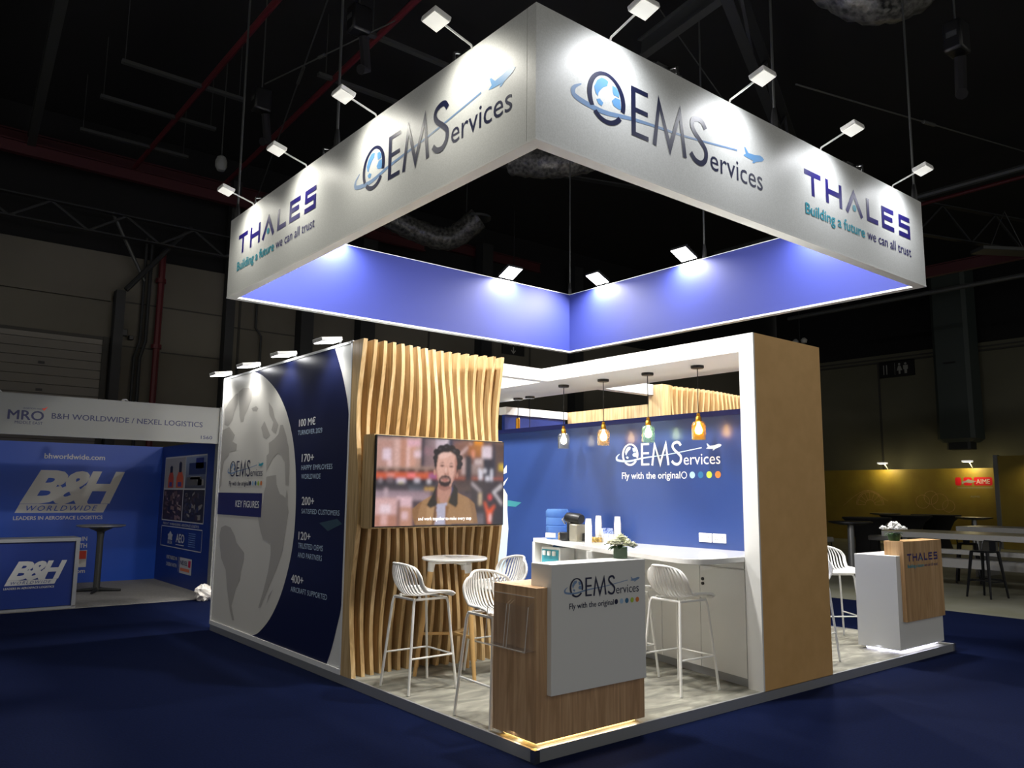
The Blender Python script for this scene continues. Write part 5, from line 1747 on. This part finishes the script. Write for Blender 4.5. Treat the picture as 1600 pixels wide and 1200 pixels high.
def dispenser():
    t = thing('water_dispenser', 'white water dispenser with teal front and three white taps on the open shelf', 'water dispenser', (2.83, 2.90, .83))
    MB().box((2.72, 2.745, .83), (2.95, 3.055, 1.045), 'white_pl').build('casing', t, world=True, bevel=.01)
    MB().box((2.712, 2.765, .84), (2.722, 3.035, 1.02), 'teal_box').build('front_plate', t, world=True)
    for y in (2.98, 2.90, 2.82):
        MB().box((2.685, y-.018, .955), (2.712, y+.018, 1.005), 'white_pl').build('tap', t, world=True, bevel=.004)
    MB().lathe([(.06, 0), (.03, .045)], (2.83, 2.90, 1.045), 'bottle', 20).build('bottle_neck', t, world=True)
dispenser()
def coffee_machine():
    p = (2.70, 2.50, WT)
    t = thing('coffee_machine', 'black and champagne capsule coffee machine on the worktop', 'coffee machine', p)
    x, y, z = p
    MB().box((x-.03, y-.12, z), (x+.10, y+.02, z+.03), 'black').build('base', t, world=True, bevel=.006)
    MB().box((x-.085, y-.125, z), (x+.06, y-.01, z+.185), 'silver_pl').build('side_panel', t, world=True, bevel=.015)
    MB().box((x-.06, y-.01, z+.03), (x+.06, y+.05, z+.2), 'black').build('core_body', t, world=True, bevel=.01)
    MB().lathe([(.055, 0), (.075, .01), (.08, .085), (.075, .09)], (x-.02, y+.09, z), 'black', 20).build('drip_tray', t, world=True)
    mb = MB()
    mb.tube([(x-.01, y-.13, z+.235), (x-.01, y-.1, z+.24), (x-.01, y+.07, z+.245), (x-.01, y+.10, z+.235)], [.05, .058, .062, .045], 'black', 18)
    mb.build('brew_head', t, world=True)
    MB().tube([(x-.03, y+.09, z+.27), (x-.06, y+.12, z+.225), (x-.03, y+.10, z+.18)], .010, 'chrome', 8).build('lever', t, world=True)
    MB().box((x-.0, y-.16, z), (x+.1, y-.13, z+.09), 'black').build('water_tank', t, world=True, bevel=.01)
coffee_machine()
for i, (x, y, z0, n, l) in enumerate(((2.55, 2.12, WT, 9, 'white paper cup stack, the front one beside the coffee machine'), (2.88, 2.30, WT, 10, 'white paper cup stack, the rear one just behind the coffee machine'), (2.86, 2.0, WT, 10, 'tall white paper cup stack standing alone right of the blue sachets'))):
    t = thing('cup_stack', l, 'paper cups', (x, y, z0))
    for k in range(n):
        z = z0+.021*k
        MB().lathe([(.035, .085), (.027, 0)] if False else [(.0365, 0), (.0365, .004), (.029, .085), (.001, .086)], (x, y, z), 'paper', 18, True, False).build('paper_cup', t, world=True)
for l, p, s, k in (('clear box of gold coffee capsules on the worktop beside the paper cups', (2.76, 2.24, WT), (.055, .085, .075), 'gold_foil'), ('small gold capsule box half hidden by the ivory roses', (2.80, 1.96, WT), (.04, .045, .05), 'gold_foil'), ('small gold capsule jar left of the coffee machine', (2.70, 2.70, WT), (.035, .035, .10), 'gold_foil')):
    t = thing('capsule_box', l, 'capsule box', p)
    MB().box((p[0]-s[0], p[1]-s[1], p[2]), (p[0]+s[0], p[1]+s[1], p[2]+s[2]), 'acrylic').build('clear_box', t, world=True)
    R = random.Random(9)
    mb = MB()
    c = .016
    for a in range(int(s[0]/c)):
        for b in range(int(s[1]/c)):
            for d in range(max(1, int(s[2]/.028))):
                mb.lathe([(.0145, 0), (.011, .02), (.004, .023)], (p[0]-s[0]+.018+2*c*a, p[1]-s[1]+.018+2*c*b, p[2]+.004+.026*d), k, 8)
    o = mb.build('capsules', t, world=True)
    o['kind'] = 'stuff'
def sachet_cup():
    p = (2.84, 2.12, WT)
    t = thing('sachet_box', 'white box of blue and white sachets behind the gold capsules', 'sachet box', p)
    MB().box((p[0]-.03, p[1]-.06, p[2]), (p[0]+.03, p[1]+.06, p[2]+.09), 'paper').build('box', t, world=True)
    R = random.Random(2)
    mb = MB()
    for i in range(14):
        q = Vector((p[0]+R.uniform(-.02, .02), p[1]-.05+.1*i/13, p[2]+.05))
        a = R.uniform(-.3, .3)
        mb.obox(q+Vector((0, .02*a, .05)), (.018, .004*a, 0), (0, .003, .0), Vector((0, .05*sin(a), .05*cos(a))), 'sachet')
    o = mb.build('sachets', t, world=True)
    o['kind'] = 'stuff'
sachet_cup()
t = thing('paper_tub', 'white paper tub behind the front cup stack on the worktop', 'tub', (2.84, 2.22, WT))
MB().lathe([(.04, 0), (.05, .13), (.052, .135), (.05, .14), (.001, .14)], (2.87, 2.21, WT), 'paper', 20).build('tub_body', t, world=True)
